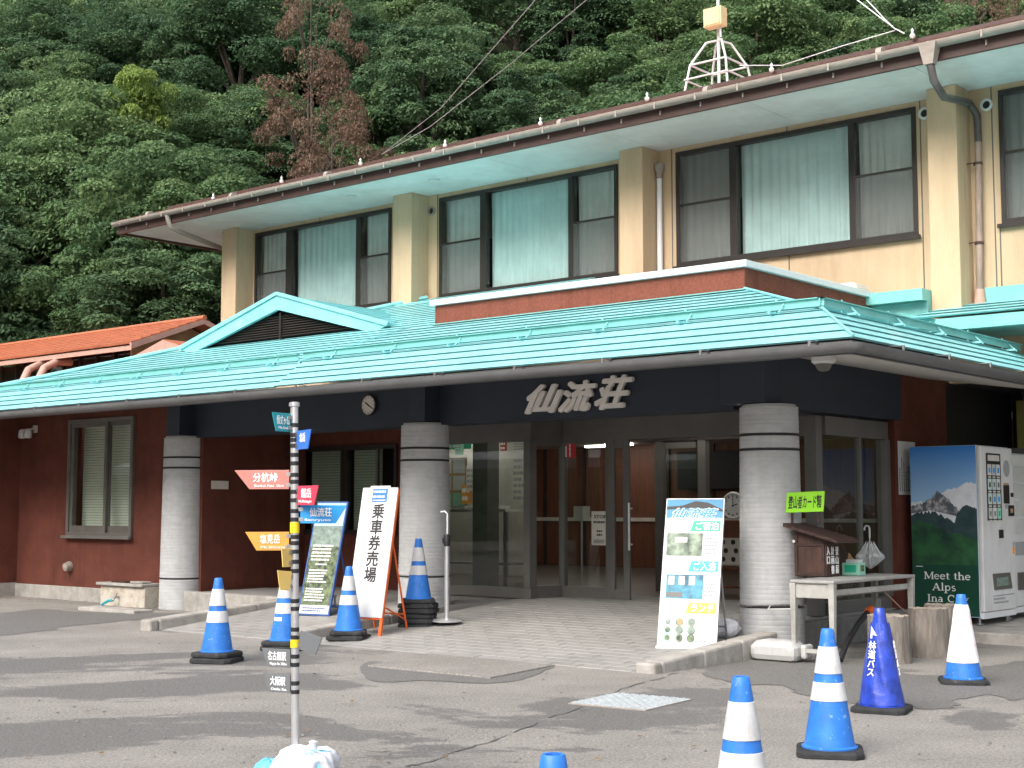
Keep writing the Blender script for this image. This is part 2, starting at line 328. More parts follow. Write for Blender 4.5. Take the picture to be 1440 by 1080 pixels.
for j in range(34):
    y = 10.0+j*TY
    for i in range(-2, 24):
        x0 = LX+.05+i*TX+(j % 2)*TX/2; x1 = x0+TX-.012
        if x1 < LX+.05 or x0 > RX-.06 or x0 < MX+.16 < x1 or x0 < MX-.16 < x1 or MX-.16 < x0 < MX+.16: continue
        x0 = max(x0, LX+.05); x1 = min(x1, RX-.05); y1 = y+TY-.012; xm = (x0+x1)/2
        if xm < MX and y1 > 14.2: continue
        za, zb = ramp_z(xm, y)+.005, ramp_z(xm, y1)+.005; d = random.uniform(0, .0022)
        mb.add([(x0, y, za-.006), (x1, y, za-.006), (x1, y1, zb-.006), (x0, y1, zb-.006), (x0+.004, y+.004, za+d), (x1-.004, y+.004, za+d), (x1-.004, y1-.004, zb+d), (x0+.004, y1-.004, zb+d)],
               [(4, 5, 6, 7), (0, 1, 5, 4), (1, 2, 6, 5), (2, 3, 7, 6), (3, 0, 4, 7)])
tag(new('tile', mb, 'tile_grey', PAV), kind='stuff')
def kerb(x, y0, y1, h0, h1, label, wd=.2):                      # kerb whose top climbs with the ramp
    t = thing('kerb', label, 'kerb', (x, y0, 0), group='concrete kerbs along the entrance ramp')
    n = 3; ys = [y0+.13]+[y0+.13+(y1-y0-.13)*k/n for k in range(1, n+1)]
    def blk(ya, yb):
        f = lambda y: h0+(h1-h0)*(y-y0)/(y1-y0)
        return MB().hexa([(x-wd/2, ya, -.04), (x+wd/2, ya, -.04), (x+wd/2, yb, -.04), (x-wd/2, yb, -.04)], [(x-wd/2, ya, f(ya)), (x+wd/2, ya, f(ya)), (x+wd/2, yb, f(yb)), (x-wd/2, yb, f(yb))])
    new('end_block', blk(y0, y0+.115), 'concrete', t, bevel=.02)
    for ya, yb in zip(ys, ys[1:]): new('kerb_stone', blk(ya, yb-.006), 'concrete', t, bevel=.022)
kerb(LX, 9.82, 12.1, .12, .285, 'pale concrete kerb at the left edge of the ramp, nearest the hose tap')
kerb(MX, 9.95, 12.0, .10, .27, 'pale concrete kerb under the ticket board, dividing the ramp')
kerb(RX+.06, 9.98, 12.05, .085, .22, 'pale concrete kerb running to the right column behind the price board')
t = thing('landing_edge', 'low pale concrete landing wall beside the left column', 'landing wall', (-15, 12.2, 0))
new('edge_stone', MB().box(-16.05, LX-.1, 12.08, 12.2, -.03, .262), 'concrete', t, bevel=.012)
t = thing('platform_side', 'grey concrete side of the entrance platform under the folding table', 'platform wall', (-6.93, 13, 0))
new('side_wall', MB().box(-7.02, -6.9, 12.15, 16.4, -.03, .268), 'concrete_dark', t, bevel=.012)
t = thing('concrete_pad', 'low concrete pad that the vending machine stands on', 'pad', (-5, 15, 0))
new('pad_slab', MB().box(-6.6, -4.9, 14.42, 18, -.02, .115), 'concrete', t, bevel=.012); new('pad_slab', MB().box(-4.888, -2.2, 14.42, 18, -.02, .113), 'concrete', t, bevel=.012)
# patched cover, seam, tread plate
P4 = [atz(*p) for p in ((517, 938), (605, 921), (780, 937), (690, 955))]
tag(new('concrete_cover', MB().hexa([p+Vector((0, 0, -.02)) for p in (P4[0], P4[3], P4[2], P4[1])], [p+Vector((0, 0, .016)) for p in (P4[0], P4[3], P4[2], P4[1])]), 'asphalt', bevel=.006), 'large square cover set in the asphalt before the ramp, rimmed by a damp patch', 'cover')
mat('damp', (.175, .168, .16), .7, .3, 45, .3, 90, detail=8)
def blob(name, pts, m, z, label, cat, amp=.13):
    n = len(pts); c = [sum(p[0] for p in pts)/n, sum(p[1] for p in pts)/n]; ring = []
    P = [Vector((p[0], p[1], 0)) for p in pts]
    for i in range(n):
        for k in range(28):
            s = k/28; a, b_, c_, d = P[i-1], P[i], P[(i+1) % n], P[(i+2) % n]
            q = .5*((2*b_)+(c_-a)*s+(2*a-5*b_+4*c_-d)*s*s+(3*b_-a-3*c_+d)*s**3)
            e = Vector((mnoise.noise(q*1.7), mnoise.noise(q*1.7+Vector((9, 3, 5))), 0))*amp+Vector((mnoise.noise(q*7), mnoise.noise(q*7+Vector((4, 8, 1))), 0))*amp*.5+Vector((mnoise.noise(q*23), mnoise.noise(q*23+Vector((2, 8, 6))), 0))*amp*.3
            q = q+e; ring.append((q.x, q.y, z))
    return tag(new(name, MB().add(ring, [tuple(f) if Vector((0, 0, 1)).dot((Vector(ring[f[1]])-Vector(ring[f[0]])).cross(Vector(ring[f[2]])-Vector(ring[f[0]]))) > 0 else tuple(f)[::-1] for f in tessellate_polygon([[Vector(q) for q in ring]])]), m), label, cat, kind='structure')
blob('damp_patch', [atz(*p) for p in ((505, 940), (518, 955), (545, 960), (600, 958), (690, 961), (740, 953), (776, 938), (690, 945), (600, 945), (530, 930))], 'damp', .004, 'damp dark rim of water round the square cover', 'damp patch', .05)
mb = MB(); S = [atz(*p) for p in ((520, 1085), (560, 1080), (605, 1072), (650, 1054), (700, 1040), (758, 1016), (800, 1000), (840, 986), (873, 969), (926, 955), (960, 944))]
S = [S[i].lerp(S[i+1], k/5)+Vector((random.uniform(-.02, .02), random.uniform(-.02, .02), 0)) for i in range(len(S)-1) for k in range(5)]
for a, b_ in zip(S, S[1:]):
    if random.random() < .16: continue
    d = (b_-a).normalized(); n_ = Vector((-d.y, d.x, 0))*random.uniform(.004, .012); mb.quad(a-n_, b_-n_, b_+n_, a+n_)
for i, p in enumerate(mb.v): mb.v[i] = (p[0], p[1], .005)
tag(new('tar_seam', mb, 'damp'), 'thin dark seam in the asphalt running past the tread plate', 'seam', kind='structure')
G4 = [atz(*p) for p in ((799, 990), (908, 1000), (981, 987), (872, 976))]
blob('damp_patch', [atz(*p) for p in ((0, 862), (60, 857), (110, 861), (215, 862), (285, 863), (262, 872), (205, 871), (120, 879), (60, 887), (0, 894), (-60, 890), (-60, 864))], 'damp', .004, 'damp dark strip of asphalt along the foot of the left red wall', 'damp patch')
blob('damp_patch', [atz(*p) for p in ((1000, 950), (1060, 938), (1120, 936), (1215, 931), (1260, 944), (1330, 948), (1440, 930), (1500, 950), (1440, 986), (1380, 978), (1310, 996), (1250, 982), (1170, 991), (1120, 968), (1050, 962))], 'damp', .0042, 'broad damp patch on the asphalt around the right-hand cones', 'damp patch')
t = thing('tread_plate', 'galvanised steel tread plate let into the asphalt', 'drain cover', G4[0])
gu = (G4[1]-G4[0]); gv = (G4[3]-G4[0]); L0 = gu.length; L1 = gv.length; gu.normalize(); gv = (Z3.cross(gu))
new('plate', MB().fbox(G4[0], gu, gv, Z3, 0, L0, 0, L1, -.02, .008), 'gutter_grey', t)
mat('galvanised', (.50, .55, .57), .5, .2, 40, metal=.5)
mb = MB()
for i in range(15):
    for j in range(15):
        c = G4[0]+gu*(L0*(i+.5)/15)+gv*(L1*(j+.5)/15)+Z3*.008; d = (gu+gv).normalized() if (i+j) % 2 else (gu-gv).normalized(); e = Z3.cross(d)
        a = d*.021; b_ = e*.009; mb.add([c-a-b_, c+a-b_, c+a+b_, c-a+b_, c-a*.8+Z3*.007, c+a*.8+Z3*.007], [(0, 1, 5, 4), (2, 3, 4, 5), (0, 4, 3), (1, 2, 5)])
tag(new('tread', mb, 'galvanised', t), kind='stuff')
# ------------------------------------------------------------ the inn: two storeys
INN = thing('inn_building', 'two-storey yellow inn with wide curtained upper windows and dark red ground floor', 'building', (-12, 16, 0))
WY, PY = 16.6, 16.2
PIL = [(-20.60, -20.19), (-16.20, -15.78), (-11.67, -11.27), (-7.07, -6.70), (-2.5, -2.1)]
WIN = [(-20.12, -16.63, (-19.27, -19.12), (-17.47, -17.36)), (-15.53, -11.98, (-14.65, -14.53), (-12.89, -12.80)), (-10.96, -7.385, (-10.09, -9.98), (-8.31, -8.22)), (-6.33, -2.8, (-5.45, -5.35), (-3.7, -3.6))]
ZB, ZT, ZS = 4.77, 6.40, 6.47
mb = MB()                                                       # upper wall between and around the windows, 0.15 thick
xs = -20.60
for a, b_, _, _ in WIN: mb.box(xs, a, WY, WY+.15, 2.9, ZS); xs = b_
mb.box(xs, -2, WY, WY+.15, 2.9, ZS)
for a, b_, _, _ in WIN: mb.box(a, b_, WY, WY+.15, 2.9, ZB); mb.box(a, b_, WY, WY+.15, ZT, ZS)
new('upper_wall', mb, 'yellow_stucco', INN)
new('side_wall', MB().box(-20.60, -20.45, WY+.15, 23, 2.9, ZS), 'yellow_stucco', INN)
new('back_wall', MB().box(-20.60, -2, 23, 23.15, 0, ZS), 'yellow_stucco', INN)
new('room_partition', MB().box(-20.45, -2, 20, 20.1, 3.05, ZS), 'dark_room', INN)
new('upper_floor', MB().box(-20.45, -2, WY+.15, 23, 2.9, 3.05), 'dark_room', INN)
for a, b_ in PIL: new('pillar', MB().box(a, b_, PY, WY+.01, 3.5, ZS), 'yellow_stucco', INN, bevel=.008)
# shallow control joints stand as thin dark lines in the wall
for x, z0, z1 in ((-18.4, ZT, ZS), (-13.7, ZT, ZS), (-9.2, ZT, ZS), (-15.58, ZB-1, ZS), (-11.04, ZB-.8, ZS), (-7.33, 3.9, ZS), (-9.2, 3.9, ZB), (-6.42, 3.9, ZS), (-6.36, 3.9, ZB)): new('wall_joint', MB().box(x-.008, x+.008, WY-.004, WY+.02, z0, z1), 'frame_bronze', INN)
pass
def curtain(a, b_, y, z0, z1, amp, pitch, m, par, seed, gap=None):
    r = random.Random(seed); n = int((b_-a)/.02); mbc = MB(); pts = []; ph = 0
    for i in range(n+1):
        x = a+(b_-a)*i/n; ph += 2*PI*(b_-a)/n/pitch*r.uniform(.6, 1.4); pts.append((x, y+amp*math.sin(ph)+r.uniform(-.004, .004)))
    for i, (x, yy) in enumerate(pts): mbc.v += [(x, yy, z0), (x+.01*math.sin(i*.3), y+(yy-y)*.8, (z0+z1)/2), (x, y+(yy-y)*.5, z1)]
    mbc.f = [(3*i+k, 3*i+3+k, 3*i+4+k, 3*i+1+k) for i in range(n) for k in (0, 1) if not (gap and gap[0] < pts[i][0] < gap[1])]
    return new('curtain', mbc, m, par, smooth=80)
mat('insect_screen', (.16, .165, .16), .8, .05, alpha=.30)
for wi, (a, b_, m1, m2) in enumerate(WIN):
    mb = MB(); f = .055; y0, y1 = WY-.03, WY+.09
    mb.box(a, b_, y0, y1, ZB, ZB+f); mb.box(a, b_, y0, y1, ZT-f, ZT); mb.box(a, a+f, y0, y1, ZB+f, ZT-f); mb.box(b_-f, b_, y0, y1, ZB+f, ZT-f)
    for q in (m1, m2): mb.box(q[0], q[1], y0+.01, y1-.01, ZB+f, ZT-f)
    wf = new('window', mb, 'frame_brown', INN, bevel=.004)
    new('sill', MB().box(a-.04, b_+.04, WY-.07, WY-.031, ZB-.05, ZB-.002), 'frame_brown', wf)
    for k, (pa, pb) in enumerate(((a+f, m1[0]), (m1[1], m2[0]), (m2[1], b_-f))):
        yy = WY+(.0 if k != 1 else .045)
        new('pane', MB().box(pa, pb, yy, yy+.006, ZB+f, ZT-f), 'window_glass', wf)
        if k != 1:
            zb = ZB+f+.79; new('cross_bar', MB().box(pa, pb, yy-.022, yy-.002, zb, zb+.03), 'frame_brown', wf)
            new('insect_screen', MB().box(pa, pb, yy-.010, yy-.008, ZB+f, zb if wi < 3 and not (wi == 2 and k == 0) else ZT-f), 'insect_screen', wf)
        c = curtain(pa-.05 if k == 0 else pa-.02, pb+.02, WY+.15, ZB-.05, ZT+.02, .026, random.uniform(.10, .15), 'curtain_teal' if k == 1 else 'curtain_grey', wf, wi*7+k)
# eaves: soffit panels, fascia, gutter, rose metal roof
EX0, EX1, EY = -22.3, -1.5, 15.12
for i in range(9):
    xa = EX0+.1+i*2.2; xb = min(xa+2.192, EX1)
    if xa < EX1: new('soffit_panel', MB().box(xa, xb, EY+.06, WY-.001, ZS+.001, ZS+.03), 'teal_soffit', INN)
new('soffit_panel', MB().box(EX0+.1, -20.62, WY, 23.4, ZS+.001, ZS+.03), 'teal_soffit', INN)
new('fascia', MB().box(EX0, EX1, EY, EY+.05, ZS-.03, ZS+.20), 'maroon', INN)
new('fascia', MB().box(EX0, EX0+.05, EY+.052, 23.4, ZS-.03, ZS+.20), 'maroon', INN)
def gutter(y, x0, x1, z, r, m, par, axis='x', lip=.012):
    p = []
    n = 10
    for i in range(n+1): q = PI+PI*i/n; p.append((math.cos(q)*r, math.sin(q)*r))
    p += [(math.cos(2*PI-PI*i/n)*(r-lip), math.sin(2*PI-PI*i/n)*(r-lip)) for i in range(n+1)]
    if axis == 'x': return new('gutter', MB().prism([(x0, y+a, z+b_) for a, b_ in p], (x1-x0, 0, 0)), m, par, smooth=40)
    return new('gutter', MB().prism([(y+a, x0, z+b_) for a, b_ in p], (0, x1-x0, 0)), m, par, smooth=40)
gg = gutter(EY-.075, EX0, EX1, ZS+.165, .072, 'gutter_grey', INN)
x = EX0+.3
while x < EX1:
    mb = MB().box(x-.012, x+.012, EY-.15, EY-.147, ZS+.08, ZS+.175); mb.box(x-.012, x+.012, EY-.15, EY, ZS+.168, ZS+.174); mb.box(x-.01, x+.01, EY-.02, EY-.002, ZS+.02, ZS+.08)
    new('gutter_bracket', mb, 'gutter_grey', gg); x += .62
for i in range(9):
    xx = EX0+1.1+i*2.35; new('gutter_joint', MB().lathe([(.077, -.035), (.077, .035)], 14, (xx, EY-.075, ZS+.165), (1, 0, 0)), 'gutter_grey', gg, smooth=40)
def course(p, x0, x1a, x1b, x0b, m, par, nm='roof_course', lip=.017):    # one overlapping metal strip: p = (y0,z0,y1,z1)
    ya, za, yb, zb = p
    return new(nm, MB().add([(x0, ya, za+lip), (x1a, ya, za+lip), (x1b, yb, zb+.002), (x0b, yb, zb+.002), (x0, ya+.02, za+.004), (x1a, ya+.02, za+.004), (x1b, yb, zb-.04), (x0b, yb, zb-.04)],
                             [(0, 1, 2, 3), (7, 6, 5, 4), (0, 4, 5, 1), (1, 5, 6, 2), (2, 6, 7, 3), (3, 7, 4, 0)]), m, par)
RY0, RZ0, RSL = EY-.04, ZS+.205, .36
for i in range(4):
    y0 = RY0+i*.15; y1 = y0+.15; course((y0, RZ0+(y0-RY0)*RSL, y1, RZ0+(y1-RY0)*RSL), EX0+(y0-RY0)*.95, EX1, EX1, EX0+(y1-RY0)*.95, 'rose_roof', INN, lip=.012)
ry = RY0+.6; rz = RZ0+.6*RSL
new('roof_band', MB().box(EX0+.75, EX1, ry, ry+.05, rz-.03, rz+.055), 'maroon', INN)
new('roof', MB().hexa([(EX0+.6, ry+.03, rz-.12), (EX1, ry+.03, rz-.12), (EX1, 20, rz+.5), (EX0+4.5, 20, rz+.5)], [(EX0+.6, ry+.04, rz-.01), (EX1, ry+.04, rz-.01), (EX1, 20, rz+.75), (EX0+4.5, 20, rz+.75)]), 'rose_roof', INN)
new('roof', MB().hexa([(EX0, 24.6, rz-.2), (EX0+4.5, 20.001, rz+.5), (EX1, 20.001, rz+.5), (EX1, 24.6, rz-.2)], [(EX0, 24.6, rz-.05), (EX0+4.5, 20.001, rz+.75), (EX1, 20.001, rz+.75), (EX1, 24.6, rz-.05)]), 'rose_roof', INN)
new('roof', MB().add([(EX0, RY0, RZ0), (EX0+.75, ry, rz), (EX0+4.5, 20, rz+.75), (EX0, 24.6, rz-.05)], [(0, 1, 2, 3)]), 'rose_roof', INN)
for px, py in ((300, 276), (396, 252), (507, 227), (626, 201), (760, 170), (910, 135), (1085, 94), (1283, 46)):
    p = aty(px, py, ry-.06); mb = MB().lathe([(.008, -.07), (.03, -.06), (.035, -.03), (.012, 0), (.02, .03), (0, .06)], 8, p); new('roof_finial', mb, 'white_paint', INN, smooth=60)
# downpipes, vents
def pipe(nm, pts, r, m, par=INN, seg=12): return new(nm, MB().tube(pts, r, seg), m, par, smooth=50)
p0 = aty(1307, 62, EY-.1); mb = MB().hexa([p0+Vector((a*.055, b_*.05, -.24)) for a, b_ in ((-1, -1), (1, -1), (1, 1), (-1, 1))], [p0+Vector((a*.105, b_*.08, 0)) for a, b_ in ((-1, -1), (1, -1), (1, 1), (-1, 1))]); new('rain_hopper', mb, 'gutter_grey', INN)
pe = aty(1374, 160, WY-.07); pz = aty(1378, 414, WY-.07)
dp = pipe('downpipe', [p0+Vector((0, 0, -.2)), p0+Vector((.03, .02, -.42)), p0+Vector((.07, .2, -.58)), pe+Vector((-.05, -.12, .12)), pe+Vector((0, 0, -.02)), pe+Vector((.005, 0, -.35))], .045, 'pipe_dark'); new('lower_pipe', MB().tube([pe+Vector((.005, 0, -.351)), pz], .042, 12), 'pipe_brown', dp, smooth=50)
for q in (.28, .72): c = pe.lerp(pz, q); new('pipe_clip', MB().box(c.x-.16, c.x+.06, c.y-.056, c.y-.05, c.z, c.z+.015).lathe([(.055, -.01), (.055, .02)], 12, c), 'maroon', dp)
new('pipe_boot', MB().lathe([(.085, -.15), (.075, -.1), (.055, .06)], 14, pz), 'salmon_trim', INN, smooth=50)
p1 = aty(927, 236, WY-.07); p2 = aty(930, 390, WY-.07)
pipe('downpipe', [p1, Vector((p1.x, p1.y, p2.z-.4))], .04, 'white_metal'); new('rain_hopper', MB().lathe([(.045, -.16), (.05, -.06), (.075, -.03), (.08, .05), (.03, .07)], 12, p1), 'gutter_grey', INN, smooth=50)
p3 = aty(235, 302, EY-.07); p4 = aty(311, 349, WY-.1); pipe('downpipe', [p3, p3+Vector((.02, .05, -.2)), p3+Vector((.06, .2, -.27)), p4], .045, 'gutter_grey')
for px, py, m in ((1301, 160, 'white_paint'), (1388, 148, 'white_paint'), (608, 297, 'gutter_grey')):
    c = aty(px, py, WY); v = new('wall_vent', MB().lathe([(.075, 0), (.08, .03), (.05, .035), (.045, .01)], 16, c, (0, -1, 0)), m, INN, smooth=40); new('vent_hole', MB().lathe([(.05, .012), (.049, .02)], 14, c, (0, -1, 0)), 'black', v)
for px, py in ((495, 276), (610, 253)):
    c = atz(px, py, ZS); new('downlight', MB().lathe([(.09, .001), (.095, -.015), (.06, -.018), (0, -.005)], 16, c), 'white_paint', INN, smooth=40)

# ------------------------------------------------------------ ground floor: red walls, windows, glass entrance
GY = 12.4
W0 = [aty(100, 591, GY), aty(190, 584.6, GY), aty(96, 754, GY)]; wx0, wx1, wz0, wz1 = -19.39, -17.70, .97, 2.75
mb = MB().box(-20.81, wx0, GY, GY+.2, .205, 3.0).box(wx1, -16.1, GY, GY+.2, .205, 3.0).box(wx0, wx1, GY, GY+.2, .205, wz0).box(wx0, wx1, GY, GY+.2, wz1, 3.0)
new('ground_wall', mb, 'red_stucco', INN)
new('ground_wall', MB().box(-16.3, -16.1, GY+.201, 14.4, .25, 3.0), 'red_stucco', INN)
new('ground_wall', MB().box(-21.3, -20.811, 10.9, 17, .22, 3.0), 'red_stucco', INN)
new('ground_wall', MB().box(-24.5, -21.301, 10.9, 11.1, .22, 3.0), 'red_stucco', INN)
new('plinth', MB().box(-20.81, -16.5, GY-.03, GY+.2, -.3, .205), 'concrete', INN, bevel=.01)
new('plinth', MB().box(-24.5, -20.812, 10.87, 14, -.3, .222), 'concrete', INN, bevel=.01)
mb = MB().box(wx0, wx1, GY-.05, GY+.1, wz0, wz0+.06).box(wx0, wx1, GY-.05, GY+.1, wz1-.06, wz1).box(wx0, wx0+.06, GY-.05, GY+.1, wz0+.06, wz1-.06).box(wx1-.06, wx1, GY-.05, GY+.1, wz0+.06, wz1-.06)
wf = new('window', mb, 'frame_bronze', INN, bevel=.006); xm = -18.44
new('sill', MB().box(wx0-.04, wx1+.04, GY-.11, GY-.052, wz0-.03, wz0+.012), 'frame_grey', wf, bevel=.004)
for k, (a, b_, yy) in enumerate(((wx0+.06, xm+.05, GY-.02), (xm, wx1-.06, GY+.03))):
    s = new('sash', MB().box(a, a+.06, yy, yy+.035, wz0+.06, wz1-.06).box(b_-.06, b_, yy, yy+.035, wz0+.06, wz1-.06).box(a+.06, b_-.06, yy, yy+.035, wz0+.06, wz0+.16).box(a+.06, b_-.06, yy, yy+.035, wz1-.12, wz1-.06), 'frame_bronze', wf)
    new('pane', MB().box(a+.06, b_-.06, yy+.015, yy+.021, wz0+.16, wz1-.12), 'window_glass', wf)
def blind(par, a, b_, y, z0, z1, st=.045):
    mb = MB(); z = z0
    while z < z1: mb.add([(a, y, z), (b_, y, z), (b_, y+.012, z+.036), (a, y+.012, z+.036)], [(0, 1, 2, 3)]); z += st
    return tag(new('blind_slat', mb, 'blind', par), kind='stuff')
blind(wf, wx0+.05, wx1-.05, GY+.2, wz0, wz1, .04)
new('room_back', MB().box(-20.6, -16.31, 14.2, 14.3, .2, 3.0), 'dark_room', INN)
mb = MB().lathe([(.075, 0), (.078, .03), (.06, .1), (0, .12)], 14, aty(99, 796, GY), (0, -1, -.15)); new('vent_hood', mb, 'gutter_grey', INN, smooth=50)
# recess beyond the left column: dark windows with blinds
BY = 14.3; ra, rb, rz0, rz1 = -16.1, -13.75, 1.02, 2.30
new('recess_wall', MB().box(ra, rb, BY, BY+.15, .25, rz0), 'red_stucco', INN); new('recess_wall', MB().box(ra, rb, BY, BY+.15, rz1, 2.95), 'red_stucco', INN)
wxs = [aty(424, 700, BY).x, aty(481, 700, BY).x, aty(489, 700, BY).x, aty(556, 700, BY).x]
new('recess_wall', MB().box(ra, wxs[0], BY, BY+.15, rz0, rz1), 'red_stucco', INN)
for a, b_ in ((wxs[0], wxs[1]), (wxs[2], wxs[3])):
    wf = new('window', MB().box(a-.05, b_+.05, BY-.04, BY+.06, rz1-.06, rz1).box(a-.05, b_+.05, BY-.04, BY+.06, rz0, rz0+.06).box(a-.05, a, BY-.04, BY+.06, rz0+.06, rz1-.06).box(b_, b_+.05, BY-.04, BY+.06, rz0+.06, rz1-.06), 'frame_brown', INN)
    new('pane', MB().box(a, b_, BY, BY+.006, rz0+.06, rz1-.06), 'door_glass', wf); blind(wf, a, a+(b_-a)*(1 if a == wxs[0] else .6), BY+.12, rz0+.06, rz1-.06, .04)
    if a != wxs[0]: new('sash', MB().box(a+(b_-a)*.6, a+(b_-a)*.6+.04, BY-.015, BY+.03, rz0+.06, rz1-.06), 'frame_bronze', wf)
new('recess_wall', MB().box(wxs[3]+.05, rb, BY, BY+.15, rz0, rz1), 'red_stucco', INN)
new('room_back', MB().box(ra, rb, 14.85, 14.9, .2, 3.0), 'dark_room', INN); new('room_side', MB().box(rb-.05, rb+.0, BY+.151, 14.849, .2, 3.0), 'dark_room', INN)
new('plaque', MB().box(-16.099, -16.08, *(lambda a, b_: (a.y, b_.y, b_.z, a.z))(atx(297, 676, -16.1), atx(320, 688, -16.1))), 'off_white', INN)
# glass front
FY, FZ = 13.8, .27
fx = lambda px, Y=FY: aty(px, 700, Y).x
A, B = fx(610), fx(749); zt = 2.33
fr = new('glass_front', MB().box(A, B, FY-.04, FY+.06, FZ, FZ+.13).box(A, B, FY-.04, FY+.06, zt-.1, 2.85).box(B-.10, B, FY-.06, FY+.08, FZ+.13, zt-.1).box(A-.06, A, FY-.04, FY+.06, FZ+.13, zt-.1), 'frame_grey', INN, bevel=.004)
new('pane', MB().box(A, B-.10, FY, FY+.008, FZ+.13, zt-.1), 'door_glass', fr)
D0, D1 = fx(749), fx(793, FY+.55); DY = FY+.55
fr = new('vestibule_side', MB().prism([(B-.02, FY+.08, FZ), (D1, DY, FZ), (D1-.05, DY, FZ), (B-.07, FY+.08, FZ)], (0, 0, .15)).prism([(B-.02, FY+.08, zt-.15), (D1, DY, zt-.15), (D1-.05, DY, zt-.15), (B-.07, FY+.08, zt-.15)], (0, 0, .6)).box(D1-.06, D1+.02, DY-.03, DY+.05, FZ, zt), 'frame_grey', INN)
new('pane', MB().quad((B-.04, FY+.08, FZ+.15), (D1-.03, DY, FZ+.15), (D1-.03, DY, zt-.15), (B-.04, FY+.08, zt-.15)), 'door_glass', fr)
D2 = fx(861, DY)
fr = new('glass_front', MB().box(D1+.02, D2, DY-.04, DY+.05, FZ, FZ+.14).box(D1+.02, D2, DY-.04, DY+.05, zt-.12, zt+.3).box(D2-.07, D2, DY-.05, DY+.05, FZ+.14, zt-.12), 'frame_grey', INN, bevel=.004)
new('pane', MB().box(D1+.02, D2-.07, DY, DY+.008, FZ+.14, zt-.12), 'door_glass', fr)
E0, E1 = fx(862, DY), fx(891, DY)
dr = new('sliding_door', MB().box(E0, E0+.09, DY-.10, DY-.06, FZ, zt-.1).box(E1-.09, E1, DY-.10, DY-.06, FZ, zt-.1).box(E0+.09, E1-.09, DY-.10, DY-.06, FZ, FZ+.13).box(E0+.09, E1-.09, DY-.10, DY-.06, zt-.2, zt-.1), 'frame_grey', INN, bevel=.004)
new('pane', MB().box(E0+.09, E1-.09, DY-.085, DY-.077, FZ+.13, zt-.2), 'door_glass', dr)
hz0, hz1 = aty(885, 774, DY-.15).z, aty(885, 707, DY-.15).z; hx = fx(885, DY-.15)
mb = MB().tube([(hx, DY-.16, hz0), (hx, DY-.16, hz1)], .017, 10)
for z in (hz0+.07, hz1-.07): mb.tube([(hx, DY-.16, z), (hx, DY-.10, z)], .012, 8)
new('handle', mb, 'chrome', dr, smooth=40)
new('door_header', MB().box(E0, -7.2, DY-.12, DY+.08, zt-.1, 2.85), 'frame_grey', INN)
R0, R1 = fx(1128, FY-.2), fx(1166, FY-.2)                        # right jamb of the doorway, corner glazing along the side
new('door_jamb', MB().box(-7.30, -7.16, 13.42, 13.56, FZ, 2.36).box(-7.62, -7.52, 13.50, 13.56, FZ, 2.36).box(-7.86, -7.78, 13.52, 13.58, FZ, 2.36).box(-7.95, -7.30, 13.44, 13.56, 2.2, 2.36), 'frame_grey', INN, bevel=.004)
fr = new('glass_front', MB().box(-7.20, -7.12, 13.561, 15.05, FZ, FZ+.14).box(-7.20, -7.12, 13.561, 15.05, 2.16, 2.36).box(-7.22, -7.10, 14.93, 15.05, FZ+.14, 2.16).box(-7.19, -7.13, 14.35, 14.40, FZ+.14, 2.16), 'frame_grey', INN, bevel=.004)
new('pane', MB().box(-7.166, -7.158, 13.561, 14.93, FZ+.14, 2.16), 'door_glass', fr)
new('ground_wall', MB().box(-7.25, -7.05, 15.051, 16.5, .268, 3.2), 'red_stucco', INN)
# lobby
new('lobby_floor', MB().box(-18.5, -7.25, 14.9, 22.9, .15, FZ-.004).box(-13.1, -7.25, FY+.1, 14.9, .15, FZ-.004), 'lobby_floor', INN)
new('lobby_ceiling', MB().box(-18.5, -7.25, DY+.1, 22.9, 2.6, 2.7), 'off_white', INN)
new('lobby_wall', MB().box(-18.5, -7.25, 22.6, 22.8, FZ, 2.6), 'wood_lobby', INN)
new('lobby_wall', MB().box(-18.6, -18.5, 14.9, 22.9, FZ, 2.6), 'wood_lobby', INN)
new('lobby_wall', MB().box(-7.35, -7.25, 15.2, 22.9, FZ, 2.6), 'wood_lobby', INN)
for px in (929, 990): xx = fx(px, 16.2); new('inner_door_post', MB().box(xx-.06, xx+.06, 16.15, 16.25, FZ, 2.5), 'frame_grey', INN)
new('inner_header', MB().box(-11.3, -7.36, 16.14, 16.26, 2.3, 2.6), 'frame_brown', INN)
new('pale_fill_wall', MB().box(-18.4, -15.2, 18.4, 18.45, FZ, 2.6), 'off_white', INN)  # pale panel added to brighten the view behind the left glass
for i in range(11): x = -18.2+i*1.0; new('wall_batten', MB().box(x, x+.06, 22.56, 22.599, FZ, 2.6), 'frame_brown', INN)
new('wall_rail', MB().box(-18.4, -7.4, 22.55, 22.598, 1.15, 1.22), 'off_white', INN)
xd = fx(958, 16.2); idr = new('inner_door', MB().box(fx(932, 16.2)+.07, fx(987, 16.2)-.07, 16.17, 16.21, FZ, FZ+.12).box(fx(932, 16.2)+.07, fx(987, 16.2)-.07, 16.17, 16.21, 2.2, 2.3), 'frame_grey', INN); new('pane', MB().box(fx(932, 16.2)+.07, fx(987, 16.2)-.07, 16.185, 16.193, FZ+.12, 2.2), 'door_glass', idr); new('handle', MB().box(xd+.02, xd+.05, 16.13, 16.17, 1.2, 1.5), 'chrome', idr)
xx = fx(675, 15.2); new('lobby_column', MB().box(xx-.14, xx+.14, 15.2, 15.45, FZ, 2.6), 'frame_bronze', INN)
